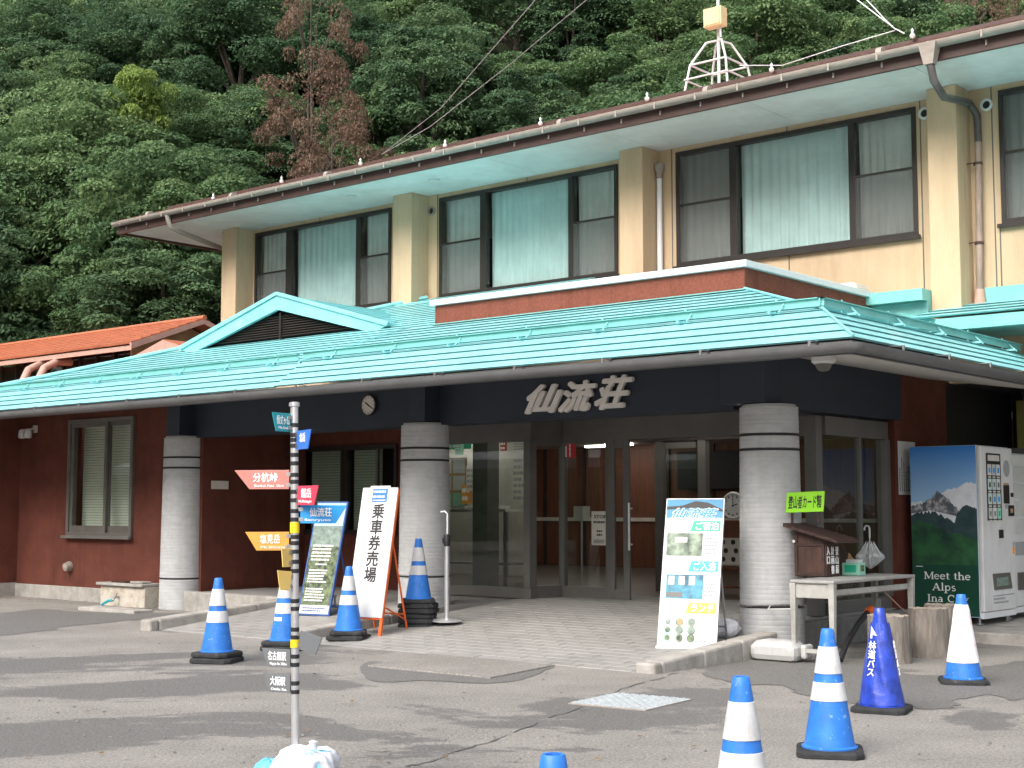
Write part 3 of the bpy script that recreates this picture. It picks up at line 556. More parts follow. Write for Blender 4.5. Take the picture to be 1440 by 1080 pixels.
for px, py, l in ((828, 622, .5), (851, 628, .9), (870, 626, .6), (700, 628, 1.2), (760, 625, 1.2), (640, 632, 1.0), (960, 612, 1.2), (560, 640, 1.2), (600, 652, 1.2)):  # first three are lamps in view; the rest are added to light the lobby
    c = atz(px, py, 2.57); new('ceiling_lamp_or_fill', MB().box(c.x-l/2, c.x+l/2, c.y-.05, c.y+.05, 2.56, 2.6), 'lamp_or_fill_lit', INN)
for x in (-16.4, -14.4, -12.2, -10.2, -8.6):  # more glowing strips, out of view, added to brighten the lobby
    for y in (15.7, 18.0): new('ceiling_lamp_or_fill', MB().box(x-.6, x+.6, y-.05, y+.05, 2.565, 2.598), 'lamp_or_fill_lit', INN)
# right wing: roof and dark passage beyond the vending machine
new('passage_shade_wall', MB().box(-7.04, -3.0, 18.6, 18.8, 0, 3.6), 'black', INN); new('passage_shade_wall', MB().box(-7.24, -7.05, 16.501, 18.6, 0, 3.4), 'black', INN)  # walls coloured black, the deep shade of the passage put into their colour
new('passage_panel', MB().box(*(lambda a: (a.x, a.x+2, 17.9, 18.0, 1.6, 2.75))(aty(1430, 600, 17.9))), 'panel_olive', INN)
new('passage_rail', MB().box(-6.9, -2.5, 17.2, 17.28, 2.02, 2.12), 'gutter_black', INN); new('passage_shelf', MB().box(-6.2, -2.5, 17.1, 17.6, 1.78, 1.84), 'frame_grey', INN)
pipe('passage_pipe', [(-6.8, 18.4, 0), (-6.8, 18.4, 3.2)], .04, 'frame_grey')
wy0 = 15.35; a = aty(1317, 466, wy0); zf0 = a.z; zf1 = aty(1317, 449, wy0).z
new('wing_fascia', MB().box(a.x, -1.5, wy0-.02, wy0+.03, zf0, zf1), 'teal_dull', INN)
new('wing_roof_end', MB().prism([(-7.6, 16.2, zf0+.1), (a.x, wy0, zf0), (a.x, wy0, zf1), (-7.6, 16.2, zf1+.28)], (0, .06, 0)), 'teal_dull', INN)
for i in range(4):
    t0, t1 = i/4, (i+1)/4; y0 = wy0-.04+t0*1.25; y1 = wy0-.04+t1*1.25; z0 = zf1+.02+t0*.30; z1 = zf1+.02+t1*.30
    course((y0, z0, y1, z1), -7.0-(1-t0)*.0, -1.5, -1.5, -7.0, 'teal_roof', INN, lip=.018)
new('wing_soffit', MB().quad((a.x, wy0+.04, zf0+.02), (-1.5, wy0+.04, zf0+.02), (-1.5, 18.6, zf0+.05), (a.x, 18.6, zf0+.05)), 'teal_dull', INN)
new('wing_flashing', MB().box(-6.55, -1.5, WY-.05, WY-.005, 3.8, 4.02), 'teal_dull', INN)
new('wing_flashing', MB().box(-7.85, -7.075, 15.95, 16.5, 3.86, 4.0), 'teal_dull', INN); new('wing_flashing', MB().box(-7.80, -7.075, 16.1, 16.55, 3.4, 3.858), 'teal_dull', INN)
# ------------------------------------------------------------ entrance canopy: columns, beams, turquoise metal roof
CAN = thing('entrance_canopy', 'turquoise metal-roofed entrance canopy on three round grey columns', 'canopy', (-12, 12.35, 0))
CY = 12.35
def column(x, zb):
    r0, r1, zt = .315, .287, 2.375; n = 330; prof = []; rr = random.Random(int(-x*10)); zg = (2.10, 1.955, .44+zb)
    for i in range(n+1):
        z = zb+(zt-zb)*i/n; r = r0+(r1-r0)*(i/n); r -= .0036*max(0, math.cos(z*2*PI/.046+.9*math.sin(z*7)+.5*math.sin(z*31)))**6
        for g in zg:
            if abs(z-g) < .011: r -= .016
        prof.append((r, z))
    c = new('column', MB().lathe(prof, 48, (x, CY, 0)), 'column_grey', CAN, smooth=60)
    for g in zg: new('groove_band', MB().lathe([(r0-.02, g-.011), (r0+(r1-r0)*(g/zt)-.002, g-.010), (r0+(r1-r0)*(g/zt)-.002, g+.010), (r0-.02, g+.011)], 40, (x, CY, 0)), 'groove', c, smooth=40)
    new('column_cap', MB().lathe([(.02, 2.372), (.262, 2.378), (.262, 2.40), (.02, 2.405)], 36, (x, CY, 0)), 'column_grey', c, smooth=40)
for x, zb in ((-16.45, -.02), (-11.78, .15), (-7.1, .0)): column(x, zb)
def XP(px, Y): return aty(px, 600, Y).x
PX = [(XP(234, 12.1), XP(252, 12.1)), (XP(574, 12.1), XP(597, 12.1)), (-7.5, -7.0)]
for a, b_ in PX: new('beam_post', MB().box(a, b_, 12.1, 12.42, 2.41, 2.96), 'blue_beam', CAN, bevel=.004)
new('beam', MB().box(PX[0][1]+.002, PX[1][0]-.002, CY, CY+.3, 2.375, 2.96), 'blue_beam', CAN); new('beam', MB().box(PX[1][1]+.002, PX[2][0]-.002, CY, CY+.3, 2.375, 2.96), 'blue_beam', CAN)
new('beam', MB().box(-7.3, -7.0, 12.421, 15.15, 2.38, 2.96), 'blue_beam', CAN)
new('canopy_ceiling', MB().box(-16.1, -7.301, CY+.301, 14.6, 2.87, 2.95), 'off_white', CAN)
EX, EY0, EZ = -5.30, 10.60, 2.764                                # eave corner
S1, S2, KD = .594, .313, .57
KY, KX, KZ = EY0+KD, EX-KD, EZ+KD*S1
STEP, HLX = -12.62, -22.8
def hl(y): return HLX+(y-EY0)*3.1 if y <= KY else HLX+KD*3.1+(y-KY)*1.0
def hr(y): return EX-(y-EY0)
def zr(y): return EZ+(y-EY0)*S1 if y <= KY else KZ+(y-KY)*S2
TOPR, TOPL = 13.14, 16.56
ylow = [EY0+KD*i/4 for i in range(5)]
yup = [KY+.215*i for i in range(60)]
for k in range(4):
    a, b_ = ylow[k], ylow[k+1]
    course((a, zr(a), b_, zr(b_)), STEP+.04*(3-k), hr(a), hr(b_), STEP+.04*(2-k), 'teal_roof', CAN)
    course((a, zr(a)-.012, b_, zr(b_)-.012), hl(a), STEP+.04*(3-k), STEP+.04*(2-k), hl(b_), 'teal_roof', CAN)
for a, b_ in zip(yup, yup[1:]):
    if b_ <= TOPR: course((a, zr(a), b_, zr(b_)), STEP-.12-.03*(a-KY), hr(a), hr(b_), STEP-.12-.03*(b_-KY), 'teal_roof', CAN, lip=.014)
    if b_ <= TOPL:
        xr_ = STEP-.125-.03*(a-KY) if a < 13.1 else -12.35
        course((a, zr(a)-.02, b_, zr(b_)-.02), hl(a), xr_, xr_, hl(b_), 'teal_roof', CAN, lip=.012)
new('roof_step', MB().prism([(STEP-.12, KY, zr(KY)+.02), (STEP-.22, TOPR, zr(TOPR)+.02), (STEP-.22, TOPR, zr(TOPR)-.06), (STEP-.12, KY, zr(KY)-.06)], (.03, 0, 0)), 'teal_roof', CAN)
def scourse(x0, x1, ya0, ya1, yend, lip=.017):                   # strips of the slope that faces right
    f = lambda x: EZ+(EX-x)*S1 if x >= KX else KZ+(KX-x)*S2
    za, zb = f(x0), f(x1)
    new('roof_course', MB().add([(x0, ya0, za+lip), (x0, yend, za+lip), (x1, yend, zb+.002), (x1, ya1, zb+.002), (x0-.02, ya0, za+.004), (x0-.02, yend, za+.004), (x1, yend, zb-.04), (x1, ya1, zb-.04)],
        [(0, 1, 2, 3), (7, 6, 5, 4), (4, 5, 1, 0), (5, 6, 2, 1), (6, 7, 3, 2), (7, 4, 0, 3)]), 'teal_roof', CAN)
YE = 15.9
for k in range(4): d0, d1 = KD*k/4, KD*(k+1)/4; scourse(EX-d0, EX-d1, EY0+d0, EY0+d1, YE)
for k in range(9): d0, d1 = KD+.215*k, KD+.215*(k+1); scourse(EX-d0, EX-d1, EY0+d0, EY0+d1, YE, .02)
hp = [(EX, EY0, EZ+.03), (KX, KY, KZ+.03), (hr(TOPR), TOPR, zr(TOPR)+.03)]
new('hip_cap', MB().tube([Vector(p)-Z3*.006 for p in hp], .014, 6), 'teal_roof', CAN)
new('hip_cap', MB().tube([(hl(y), y, zr(y)+.02) for y in (EY0, KY, 16.5)], .03, 6), 'teal_roof', CAN)
# snow guard along the kink
def guard(p, q, nrm, n):
    d = (Vector(q)-Vector(p)); L = d.length; d.normalize(); up = Vector((0, 0, 1)); nrm = Vector(nrm)
    new('snow_guard', MB().fbox(p, d, up, nrm, 0, L, .03, .105, -.006, .006).fbox(p, d, up, nrm, 0, L, .098, .106, -.02, .03), 'teal_dull', CAN)
    for i in range(n):
        t = L*(i+.5)/n; mb = MB().fbox(Vector(p)+d*t, d, up, nrm, -.01, .01, -.02, .135, -.03, -.022).fbox(Vector(p)+d*t, d, up, nrm, -.01, .01, -.01, .01, -.1, .12); mb.tube([Vector(p)+d*(t+.09)+up*-.01+nrm*.1, Vector(p)+d*(t+.09)+up*.10-nrm*.01], .008, 6); new('guard_bracket', mb, 'teal_roof', CAN)
guard((hl(KY)+.1, KY, KZ), (STEP-.1, KY, KZ), (0, -1, 0), 9)
guard((STEP-.06, KY+.03, KZ+.02), (KX, KY+.03, KZ+.02), (0, -1, 0), 7)
guard((KX-.03, KY, KZ+.02), (KX-.03, YE, KZ+.02), (1, 0, 0), 5)
# parapet of the flat roof over the porch
PXR, PXL, PYF = -7.80, -12.33, 13.10
new('parapet', MB().box(PXL, PXR, PYF, PYF+.2, 3.5, 3.955), 'brown_stucco', CAN); new('parapet', MB().box(PXR-.2, PXR, PYF+.201, 16.15, 3.5, 3.955), 'brown_stucco', CAN)
new('parapet', MB().box(PXL, PXL+.2, PYF+.201, 16.15, 3.5, 3.955), 'brown_stucco', CAN); new('flat_roof', MB().box(PXL+.2, PXR-.2, PYF+.2, WY, 3.6, 3.72), 'concrete_dark', CAN)
for a, b_ in ((PXL-.05, -10.4), (-10.396, -8.9), (-8.896, PXR+.05)): new('parapet_cap', MB().box(a, b_, PYF-.05, PYF+.25, 3.957, 4.03), 'white_metal', CAN, bevel=.006)
for a, b_ in ((PYF+.252, 14.7), (14.704, 16.2)): new('parapet_cap', MB().box(PXR-.25, PXR+.05, a, b_, 3.957, 4.03), 'white_metal', CAN, bevel=.006)
new('apron_flashing', MB().prism([(PXL, PYF-.002, zr(PYF)+.022), (PXL, PYF-.002, zr(PYF)), (PXL, PYF-.10, zr(PYF-.10)+.024)], (PXR-PXL+.03, 0, 0)), 'teal_dull', CAN)
new('apron_flashing', MB().prism([(PXR+.002, PYF, zr(PYF)+.03), (PXR+.16, PYF, zr(PYF)-.05+.03), (PXR+.002, PYF, zr(PYF))], (0, 3.05, 0)), 'teal_dull', CAN)
new('wall_flashing', MB().box(-16.7, PXL-.06, 16.12, 16.19, 4.40, 4.66), 'teal_roof', CAN, bevel=.01)
c = aty(1185, 392, 15.9); new('roof_vent', MB().box(c.x-.26, c.x+.26, c.y-.2, c.y+.2, 3.9, 4.13), 'off_white', CAN, bevel=.06)
# gutters and sloping soffit
new('eave_fascia', MB().box(-23, EX-.03, EY0+.03, EY0+.07, EZ-.12, EZ-.01), 'gutter_black', CAN); new('eave_fascia', MB().box(EX-.07, EX-.03, EY0+.071, YE, EZ-.12, EZ-.01), 'gutter_black', CAN)
g1 = gutter(EY0-.035, -23, EX+.03, EZ-.045, .078, 'gutter_black', CAN); g2 = gutter(EX+.035, EY0-.03, YE, EZ-.045, .077, 'gutter_black', CAN, 'y')
new('gutter_corner', MB().lathe([(0, -.079), (.03, -.074), (.055, -.056), (.072, -.03), (.0785, 0), (.07, .002)], 24, (EX+.033, EY0-.033, EZ-.045)), 'gutter_black', CAN, smooth=60)
for i in range(17):
    x = -22.6+i*1.06; new('gutter_hook', MB().box(x-.012, x+.012, EY0-.115, EY0-.10, EZ-.05, EZ-.002).box(x-.012, x+.012, EY0-.10, EY0+.03, EZ-.008, EZ-.002), 'steel', g1)
for i in range(5): y = 11.3+i*.95; new('gutter_hook', MB().box(EX+.105, EX+.118, y-.012, y+.012, EZ-.05, EZ-.002).box(EX-.03, EX+.105, y-.012, y+.012, EZ-.008, EZ-.002), 'steel', g2)
new('soffit', MB().hexa([(-23, EY0+.072, EZ-.115), (EX-.072, EY0+.072, EZ-.115), (-7.0, 12.42, 2.90), (-23, 12.42, 2.90)], [(-23, EY0+.072, EZ-.095), (EX-.072, EY0+.072, EZ-.095), (-7.0, 12.42, 2.92), (-23, 12.42, 2.92)]), 'soffit_grey', CAN)
new('soffit', MB().hexa([(EX-.073, EY0+.075, EZ-.115), (EX-.073, YE, EZ-.115), (-7.0, YE, 2.90), (-7.0, 12.42, 2.90)], [(EX-.073, EY0+.075, EZ-.095), (EX-.073, YE, EZ-.095), (-7.0, YE, 2.92), (-7.0, 12.42, 2.92)]), 'soffit_grey', CAN)
# small gable on the left half
DYF = 13.55; ap = aty(400, 413, DYF); fl = aty(258, 492, DYF); frt = aty(549, 456, DYF); zf = (fl.z+frt.z)/2; cx_ = (fl.x+frt.x)/2; hw = (frt.x-fl.x)/2; za = ap.z-.02
for s, nm in ((-1, 'gable_roof'), (1, 'gable_roof')):
    ex, ez = cx_+s*hw, zf
    for k in range(7):
        f0, f1 = k/7, (k+1)/7; xa, xb = ex+(cx_-ex)*f0, ex+(cx_-ex)*f1; z0, z1 = ez+(za-ez)*f0, ez+(za-ez)*f1
        P = [(xa, DYF-.05, z0+.03), (xa, WY-.01, z0+.03), (xb, WY-.01, z1+.008), (xb, DYF-.05, z1+.008)]; Q = [(p[0], p[1], p[2]-.05) for p in P]
        new('gable_course', MB().hexa(Q if s > 0 else Q[::-1], P if s > 0 else P[::-1]), 'teal_roof', CAN)
    du = Vector((cx_-ex, 0, za-ez)); dn = Vector((0, 0, 1))
    new('bargeboard', MB().prism([(ex, DYF-.06, ez-.01), (cx_, DYF-.06, za-.01), (cx_, DYF-.06, za-.21), (ex+s*-.28, DYF-.06, ez-.09)], (0, .06, 0)), 'teal_roof', CAN)
    new('barge_trim', MB().prism([(ex-s*-.04, DYF-.085, ez+.035), (cx_, DYF-.085, za+.05), (cx_, DYF-.085, za-.0), (ex-s*-.0, DYF-.085, ez-.02)], (0, .04, 0)), 'teal_roof', CAN)
new('gable_back', MB().prism([(cx_-hw*.92, DYF+.12, zf), (cx_+hw*.92, DYF+.12, zf), (cx_, DYF+.12, za-.1)], (0, .02, 0)), 'black', CAN)
n = 9
for i in range(n):
    z = zf+.02+(za-zf-.3)*i/n; w_ = hw*.90*(1-(z-zf+.12)/(za-zf)); 
    if w_ > .05: new('louvre_slat', MB().hexa([(cx_-w_, DYF+.02, z), (cx_+w_, DYF+.02, z), (cx_+w_, DYF+.1, z+.05), (cx_-w_, DYF+.1, z+.05)], [(cx_-w_, DYF+.02, z+.012), (cx_+w_, DYF+.02, z+.012), (cx_+w_, DYF+.1, z+.062), (cx_-w_, DYF+.1, z+.062)]), 'frame_brown', CAN)
new('gable_mullion', MB().box(cx_-.02, cx_+.02, DYF+.0, DYF+.02, zf-.02, za-.25), 'frame_brown', CAN)
# ------------------------------------------------------------ fixtures hung on the inn
t = thing('wall_clock', 'round grey-faced wall clock on the blue beam', 'clock', aty(521, 570, CY))
c = aty(521, 570, CY); k = .13
new('case', MB().lathe([(k, 0), (k+.006, .03), (k, .045), (k-.012, .046), (k-.012, .035)], 32, c, (0, -1, 0)), 'frame_brown', t, smooth=40)
new('dial', MB().lathe([(k-.013, .0355), (k-.013, .037), (0, .037)], 32, c, (0, -1, 0)), 'off_white', t)
for a, l, w_, nm in ((60+60, .095, .006, 'minute_hand'), (-55, .062, .008, 'hour_hand')):
    d = Vector((math.sin(math.radians(a)), 0, math.cos(math.radians(a)))); e = d.cross(Y3); new(nm, MB().fbox(c+Vector((0, -.040, 0)), d, e, (0, -1, 0), -.02, l, -w_, w_, 0, .003), 'ink_black', t)
mb = MB()
for i in range(12): d = Vector((math.sin(i*PI/6), 0, math.cos(i*PI/6))); e = d.cross(Y3); mb.fbox(c+Vector((0, -.0375, 0)), d, e, (0, -1, 0), .088, .108, -.003, .003, 0, .001)
new('hour_marks', mb, 'ink_black', t)
a, b_ = aty(742, 578, CY), aty(893, 530, CY)
t = thing('inn_name_sign', 'bold slanted metal characters naming the inn on the blue beam', 'sign', (a.x, CY, a.z))
mat('letter_metal', (.80, .77, .73), .5, .06, 8, metal=.15)
for ch, xa, xb, ya, yb in (('仙', 742, 796, 543, 579), ('流', 789, 843, 538, 577), ('荘', 840, 895, 531, 573)):
    pl = aty(xa, (ya+yb)/2, CY); pr = aty(xb, (ya+yb)/2, CY); pt = aty((xa+xb)/2, ya, CY); pb = aty((xa+xb)/2, yb, CY)
    text(t, ch, 'letter_metal', ((pl.x+pr.x)/2, CY-.03, (pt.z+pb.z)/2), X3, Z3, (pt.z-pb.z)/.88, w=pr.x-pl.x, bold=.05, ext=.012, shear=.38, name='character')
t = thing('security_light', 'white twin-headed sensor lamp on the left red wall', 'lamp', aty(45, 610, GY)); c = aty(52, 607, GY)
new('mount', MB().box(c.x-.05, c.x+.03, GY-.05, GY, c.z-.02, c.z+.1), 'off_white', t, bevel=.01)
mb = MB().tube([(c.x, GY-.05, c.z+.05), (c.x, GY-.12, c.z+.03), (c.x-.2, GY-.14, c.z+.02)], .018, 8); new('arm', mb, 'off_white', t)
for dx, dz in ((-.02, -.05), (-.2, -.05)): new('lamp_head', MB().lathe([(.02, .09), (.05, .07), (.06, 0), (.055, -.05), (.03, -.06)], 14, (c.x+dx, GY-.14, c.z+dz)), 'white_paint', t, smooth=50)
t = thing('dome_camera', 'white dome security camera under the canopy corner', 'camera', aty(1158, 512, 11.9)); c = aty(1158, 512, 11.6); cz = 2.73
new('housing', MB().lathe([(.11, .05), (.11, -.01), (.085, -.03)], 20, (c.x, 11.6, c.z+.03)), 'white_paint', t, smooth=40); new('dome', MB().lathe([(.075, -.03), (.07, -.06), (.045, -.09), (0, -.1)], 20, (c.x, 11.6, c.z+.03)), 'frame_grey', t, smooth=60)
c = Vector((-7.36, 12.14, 2.405)); t = thing('bird_figurine', 'small pale bird-like figure perched on top of the right column', 'figurine', c)
new('body', MB().lathe([(.0, 0), (.035, .01), (.045, .05), (.03, .11), (.018, .14), (.022, .16), (.012, .185), (0, .19)], 12, c+Vector((.03, 0, 0)), (.25, .1, 1)), 'bird_pale', t, smooth=60)
new('tail', MB().tube([c+Vector((.0, 0, .04)), c+Vector((-.04, -.03, .01))], [.022, .008], 6), 'bird_pale', t)
def sheet(name, label, cat, x, a, b_, m, axis='x', rows=0, ink='ink_black', cols=0, off=.004):
    if axis == 'x': p, q = atx(*a, x), atx(*b_, x); o = Vector((x+off, p.y, q.z)); u = Y3; w_ = q.y-p.y
    else: p, q = aty(*a, x), aty(*b_, x); o = Vector((p.x, x-off, q.z)); u = X3; w_ = q.x-p.x
    h_ = p.z-q.z; t = thing(name, label, cat, o); n_ = u.cross(Z3)
    new('paper', MB().fbox(o, u, Z3, n_, 0, w_, 0, h_, -.003, 0), m, t)
    if rows:
        mb = scrib(MB(), o+u*w_*.08+Z3*h_*.06, u, Z3, w_*.84, h_*.86, rows) if not cols else MB()
        for i in range(cols): scrib(mb, o+u*(w_*(.1+.85*i/cols))+Z3*h_*.06, Z3, -u, h_*random.uniform(.5, .86), w_*.6/cols, 1)
        tag(new('print', mb, ink, t), kind='stuff')
    return t, o, u, w_, h_
sheet('notice', 'white wall notice in vertical print beside the vending machine', 'notice', -7.05, (1262, 620), (1288, 696), 'white_paint', 'x', 6, cols=7)
t, o, u, w_, h_ = sheet('door_notice', 'white notice reading STOP on the entrance glass', 'notice', DY-.005, (832, 719), (857, 767), 'off_white', 'y')
text(t, 'STOP', 'ink_black', o+u*w_/2+Z3*h_*.84, u, Z3, h_*.14, w=w_*.7, bold=.03, ext=.001); mb = scrib(MB(), o+u*w_*.12+Z3*h_*.62, u, Z3, w_*.8, h_*.12, 1); scrib(mb, o+u*w_*.3+Z3*h_*.25, u, Z3, w_*.4, h_*.22, 2); scrib(mb, o+u*w_*.12+Z3*h_*.05, u, Z3, w_*.8, h_*.12, 3); tag(new('print', mb, 'ink_black', t), kind='stuff')
t, o, u, w_, h_ = sheet('door_sticker', 'narrow red sticker with white print high on the entrance glass', 'sticker', DY-.005, (797, 609), (810, 644), 'paint_red', 'y', 1, 'ink_white', cols=2)
for a, b_, m, nm, lb, Y in (((606, 617), (663, 631), 'paint_sign_green', 'green_poster', 'green poster high on the lobby wall behind the glass', 16.6), ((649, 682), (664, 708), 'paint_orange', 'orange_flyer', 'orange flyer on the lobby board behind the glass', 16.4), ((704, 620), (713, 634), 'paint_red', 'red_flyer', 'small red flyer high behind the entrance glass', 16.5), ((721, 638), (741, 709), 'off_white', 'pale_poster', 'tall cream poster on the lobby wall behind the glass', 16.5), ((686, 670), (703, 720), 'off_white', 'standing_board', 'pale standing board inside the lobby', 16.2)):
    sheet(nm, lb, 'poster', Y, a, b_, m, 'y', 7 if m == 'off_white' else 2, 'ink_grey' if m == 'off_white' else 'ink_white')
t = thing('map_board', 'large map board with yellowed sheets inside the lobby', 'board', aty(630, 700, 16.5)); a, b_ = aty(600, 645, 16.5), aty(655, 715, 16.5)
new('board', MB().box(a.x, b_.x, 16.5, 16.53, b_.z, a.z), 'cardboard', t)
for i in range(3):
    for j in range(3): x0 = a.x+(b_.x-a.x)*i/3; z0 = b_.z+(a.z-b_.z)*j/3; new('sheet', MB().box(x0+.02, x0+(b_.x-a.x)/3-.02, 16.49, 16.498, z0+.02, z0+(a.z-b_.z)/3-.02), random.choice(['off_white', 'mint', 'curtain_grey']), t)
a = aty(603, 716, 15.8); b_ = aty(717, 716, 15.8); t = thing('lobby_counter', 'long lobby counter with papers on it, seen through the glass', 'counter', (a.x, 15.8, FZ))
new('top', MB().box(a.x, b_.x, 15.7, 16.3, a.z-.04, a.z), 'off_white', t); new('leg', MB().box(b_.x-.08, b_.x-.03, 15.75, 15.8, FZ, a.z-.04), 'steel', t); new('leg', MB().box(a.x+.05, a.x+.1, 15.75, 15.8, FZ, a.z-.04), 'steel', t); new('shelf', MB().box(a.x, b_.x, 15.8, 16.3, FZ+.3, FZ+.33), 'frame_bronze', t)
for i in range(4): x = a.x+.2+i*.33; tag(new('paper_pile', MB().box(x, x+.26, 15.74, 16.0, a.z+.001, a.z+.03+.02*(i % 2)), 'white_paint'), ['stack of papers at the left end of the lobby counter', 'second stack of papers on the lobby counter from the left', 'third stack of papers on the lobby counter from the left', 'last stack of papers on the lobby counter, by the pillar'][i], 'papers')
c = aty(1033, 711, 16.0); t = thing('lobby_clock', 'round white clock standing in the lobby behind the price board', 'clock', c)
new('case', MB().lathe([(.17, 0), (.18, .03), (.16, .05), (.15, .04), (0, .04)], 28, c, (0, -1, 0)), 'white_paint', t, smooth=30); mb = MB()
for i in range(12): d = Vector((math.sin(i*PI/6), 0, math.cos(i*PI/6))); mb.fbox(c+Vector((0, -.042, 0)), d, d.cross(Y3), (0, -1, 0), .11, .135, -.008, .008, 0, .002)
mb.fbox(c+Vector((0, -.042, 0)), Z3, X3, (0, -1, 0), -.02, .1, -.005, .005, 0, .003).fbox(c+Vector((0, -.042, 0)), (1, 0, .3), (-.3, 0, 1), (0, -1, 0), -.02, .07, -.006, .006, 0, .003); new('dial_print', mb, 'ink_black', t)
t = thing('lobby_rack', 'dark open rack carrying the clock and a patterned cushion in the lobby', 'rack', (c.x, 16, FZ)); z = c.z-.19
for q in (z-.03, z-.62, FZ+.1): new('shelf', MB().box(c.x-.9, c.x+.5, 15.85, 16.14, q, q+.03), 'wood_lobby', t)
for x in (c.x-.9, c.x+.46): new('post', MB().box(x, x+.04, 15.86, 15.9, FZ, z), 'wood_lobby', t)
q = aty(1033, 768, 15.98); t = thing('patterned_cushion', 'cream cushion with dark flower pattern on the lobby rack', 'cushion', q)
new('pad', MB().box(q.x-.22, q.x+.24, 15.93, 16.05, z-.588, z-.588+.36), 'off_white', t, bevel=.03); mb = MB()
for i in range(3):
    for j in range(3): mb.lathe([(.035, 0), (.0, .003)], 8, (q.x-.14+i*.15+.04*(j % 2), 15.928, z-.5+j*.11), (0, -1, 0))
new('pattern', mb, 'wood_box_dark', t)

for k, (pa, pb, m, nm, lb) in enumerate((((640, 622), (652, 640), 'mint', 'green_notice', 'small green notice near the top of the lobby wall behind the left glass'), ((656, 655), (668, 690), 'off_white', 'white_chart', 'narrow white chart on the lobby wall behind the left glass'), ((722, 618), (740, 634), 'off_white', 'cream_notice', 'cream notice above the tall poster behind the left glass'), ((611, 660), (624, 700), 'curtain_teal', 'teal_map', 'pale teal map sheet behind the left glass beside the middle column'))): sheet(nm, lb, 'notice', 16.3, pa, pb, m, 'y', 4, 'ink_grey')
a = aty(640, 760, 16.1); t = thing('office_chair', 'dark chair with a green cushion behind the left entrance glass', 'chair', (a.x, 16.1, FZ))
new('seat', MB().box(a.x-.25, a.x+.25, 15.3, 15.7, FZ+.42, FZ+.47), 'paint_sign_green', t, bevel=.02); new('backrest', MB().box(a.x-.24, a.x+.24, 15.66, 15.7, FZ+.55, FZ+.9), 'frame_bronze', t, bevel=.02)
for dx in (-.22, .22):
    for dy in (15.33, 15.67): new('leg', MB().tube([(a.x+dx, dy, FZ), (a.x+dx, dy, FZ+.42)], .013, 6), 'chrome', t)
a = aty(818, 690, 15.6); t = thing('hand_sanitiser_stand', 'pale slim stand with a small box just inside the entrance door', 'stand', (a.x, 15.6, FZ)); new('pole', MB().tube([(a.x, 15.6, FZ), (a.x, 15.6, FZ+.95)], .015, 8), 'chrome', t); new('tray', MB().box(a.x-.08, a.x+.08, 15.52, 15.68, FZ+.951, FZ+1.15), 'off_white', t); new('foot', MB().lathe([(.14, FZ), (.14, FZ+.015), (.02, FZ+.03)], 20, (a.x, 15.6, 0)), 'chrome', t)
a = aty(1010, 650, 22.4); t = thing('lobby_screen', 'black flat screen on the lobby wall above the price board', 'screen', a); new('panel', MB().box(a.x-.9, a.x+.5, 22.4, 22.48, 1.75, 2.45), 'black', t, bevel=.01); new('bracket', MB().box(a.x-.3, a.x-.1, 22.481, 22.549, 1.9, 2.2), 'steel', t)
# ------------------------------------------------------------ traffic cones and their rubber weights
def plate(mb, s, z0, z1, c=.05, hole=.0):
    p = [(s-c, -s), (s, -s+c), (s, s-c), (s-c, s), (-s+c, s), (-s, s-c), (-s, -s+c), (-s+c, -s)]
    n = 8; i0 = len(mb.v)
    for z, k in ((z0, 1), (z0+(z1-z0)*.65, 1), (z1, .93)): mb.v += [(x*k, y*k, z) for x, y in p]
    for r in (0, 1): mb.f += [(i0+r*n+k, i0+r*n+(k+1) % n, i0+(r+1)*n+(k+1) % n, i0+(r+1)*n+k) for k in range(n)]
    mb.f += [tuple(i0+k for k in range(n-1, -1, -1)), tuple(i0+2*n+k for k in range(n))]; return mb
HC = .70
def cr(z): return .142+(.034-.142)*(z-.045)/(HC-.045)
def make_cone(label, kind='striped'):
    t = thing('traffic_cone', label, 'traffic cone', group='blue and white traffic cones in front of the inn')
    bm = 'cone_blue' if kind != 'cover' else 'cone_cover'
    new('body', MB().lathe([(.142, .04), (.156, .042), (.156, .05), (cr(.055), .058)]+[(cr(z), z) for z in (.2, .3, .41, .45, .6, .66)]+[(cr(HC), HC-.004), (cr(HC)-.004, HC), (cr(HC)-.012, HC-.002), (.02, HC-.08)], 40), bm, t, smooth=35)
    new('base', plate(MB(), .185, 0, .042, .045), 'rubber', t, bevel=.006)
    if kind == 'striped':
        for z0, z1 in ((.303, .405), (.452, .602)): new('reflective_band', MB().lathe([(cr(z0)+.0005, z0), (cr(z0)+.0035, z0+.002), (cr(z1)+.0035, z1-.002), (cr(z1)+.0005, z1)], 40), 'cone_white', t, smooth=40)
    if kind == 'sleeve':
        rr = random.Random(4); pr = [(cr(.17)+.006, .17)]+[(cr(z)+.006+rr.uniform(-.001, .003), z) for z in (.22, .28, .34, .4, .46, .52, .58)]+[(cr(.62)+.004, .62)]
        new('sleeve', MB().lathe(pr, 32), 'cone_sleeve', t, smooth=60)
    return t
def place(c, px, py, rz=0, z=None): p = atr(px, py) if z is None else z; move(c, p, rz); return p
C1 = make_cone('blue cone with two white bands standing alone on the asphalt left of the signpost')
def weight(label): 
    t = thing('cone_weight', label, 'cone weight', group='black rubber weights under the cones')
    mb = MB(); n = 8; new('slab', plate(MB(), .20, 0, .05, .05), 'rubber', t, bevel=.008)
    new('collar', MB().lathe([(.165, .0501), (.163, .054), (.15, .054)], 24), 'rubber', t, smooth=40); return t
W1 = weight('black rubber weight under the lone left cone'); p = atr(305, 931); move(W1, p, .5); move(C1, p+Z3*.054, .35)
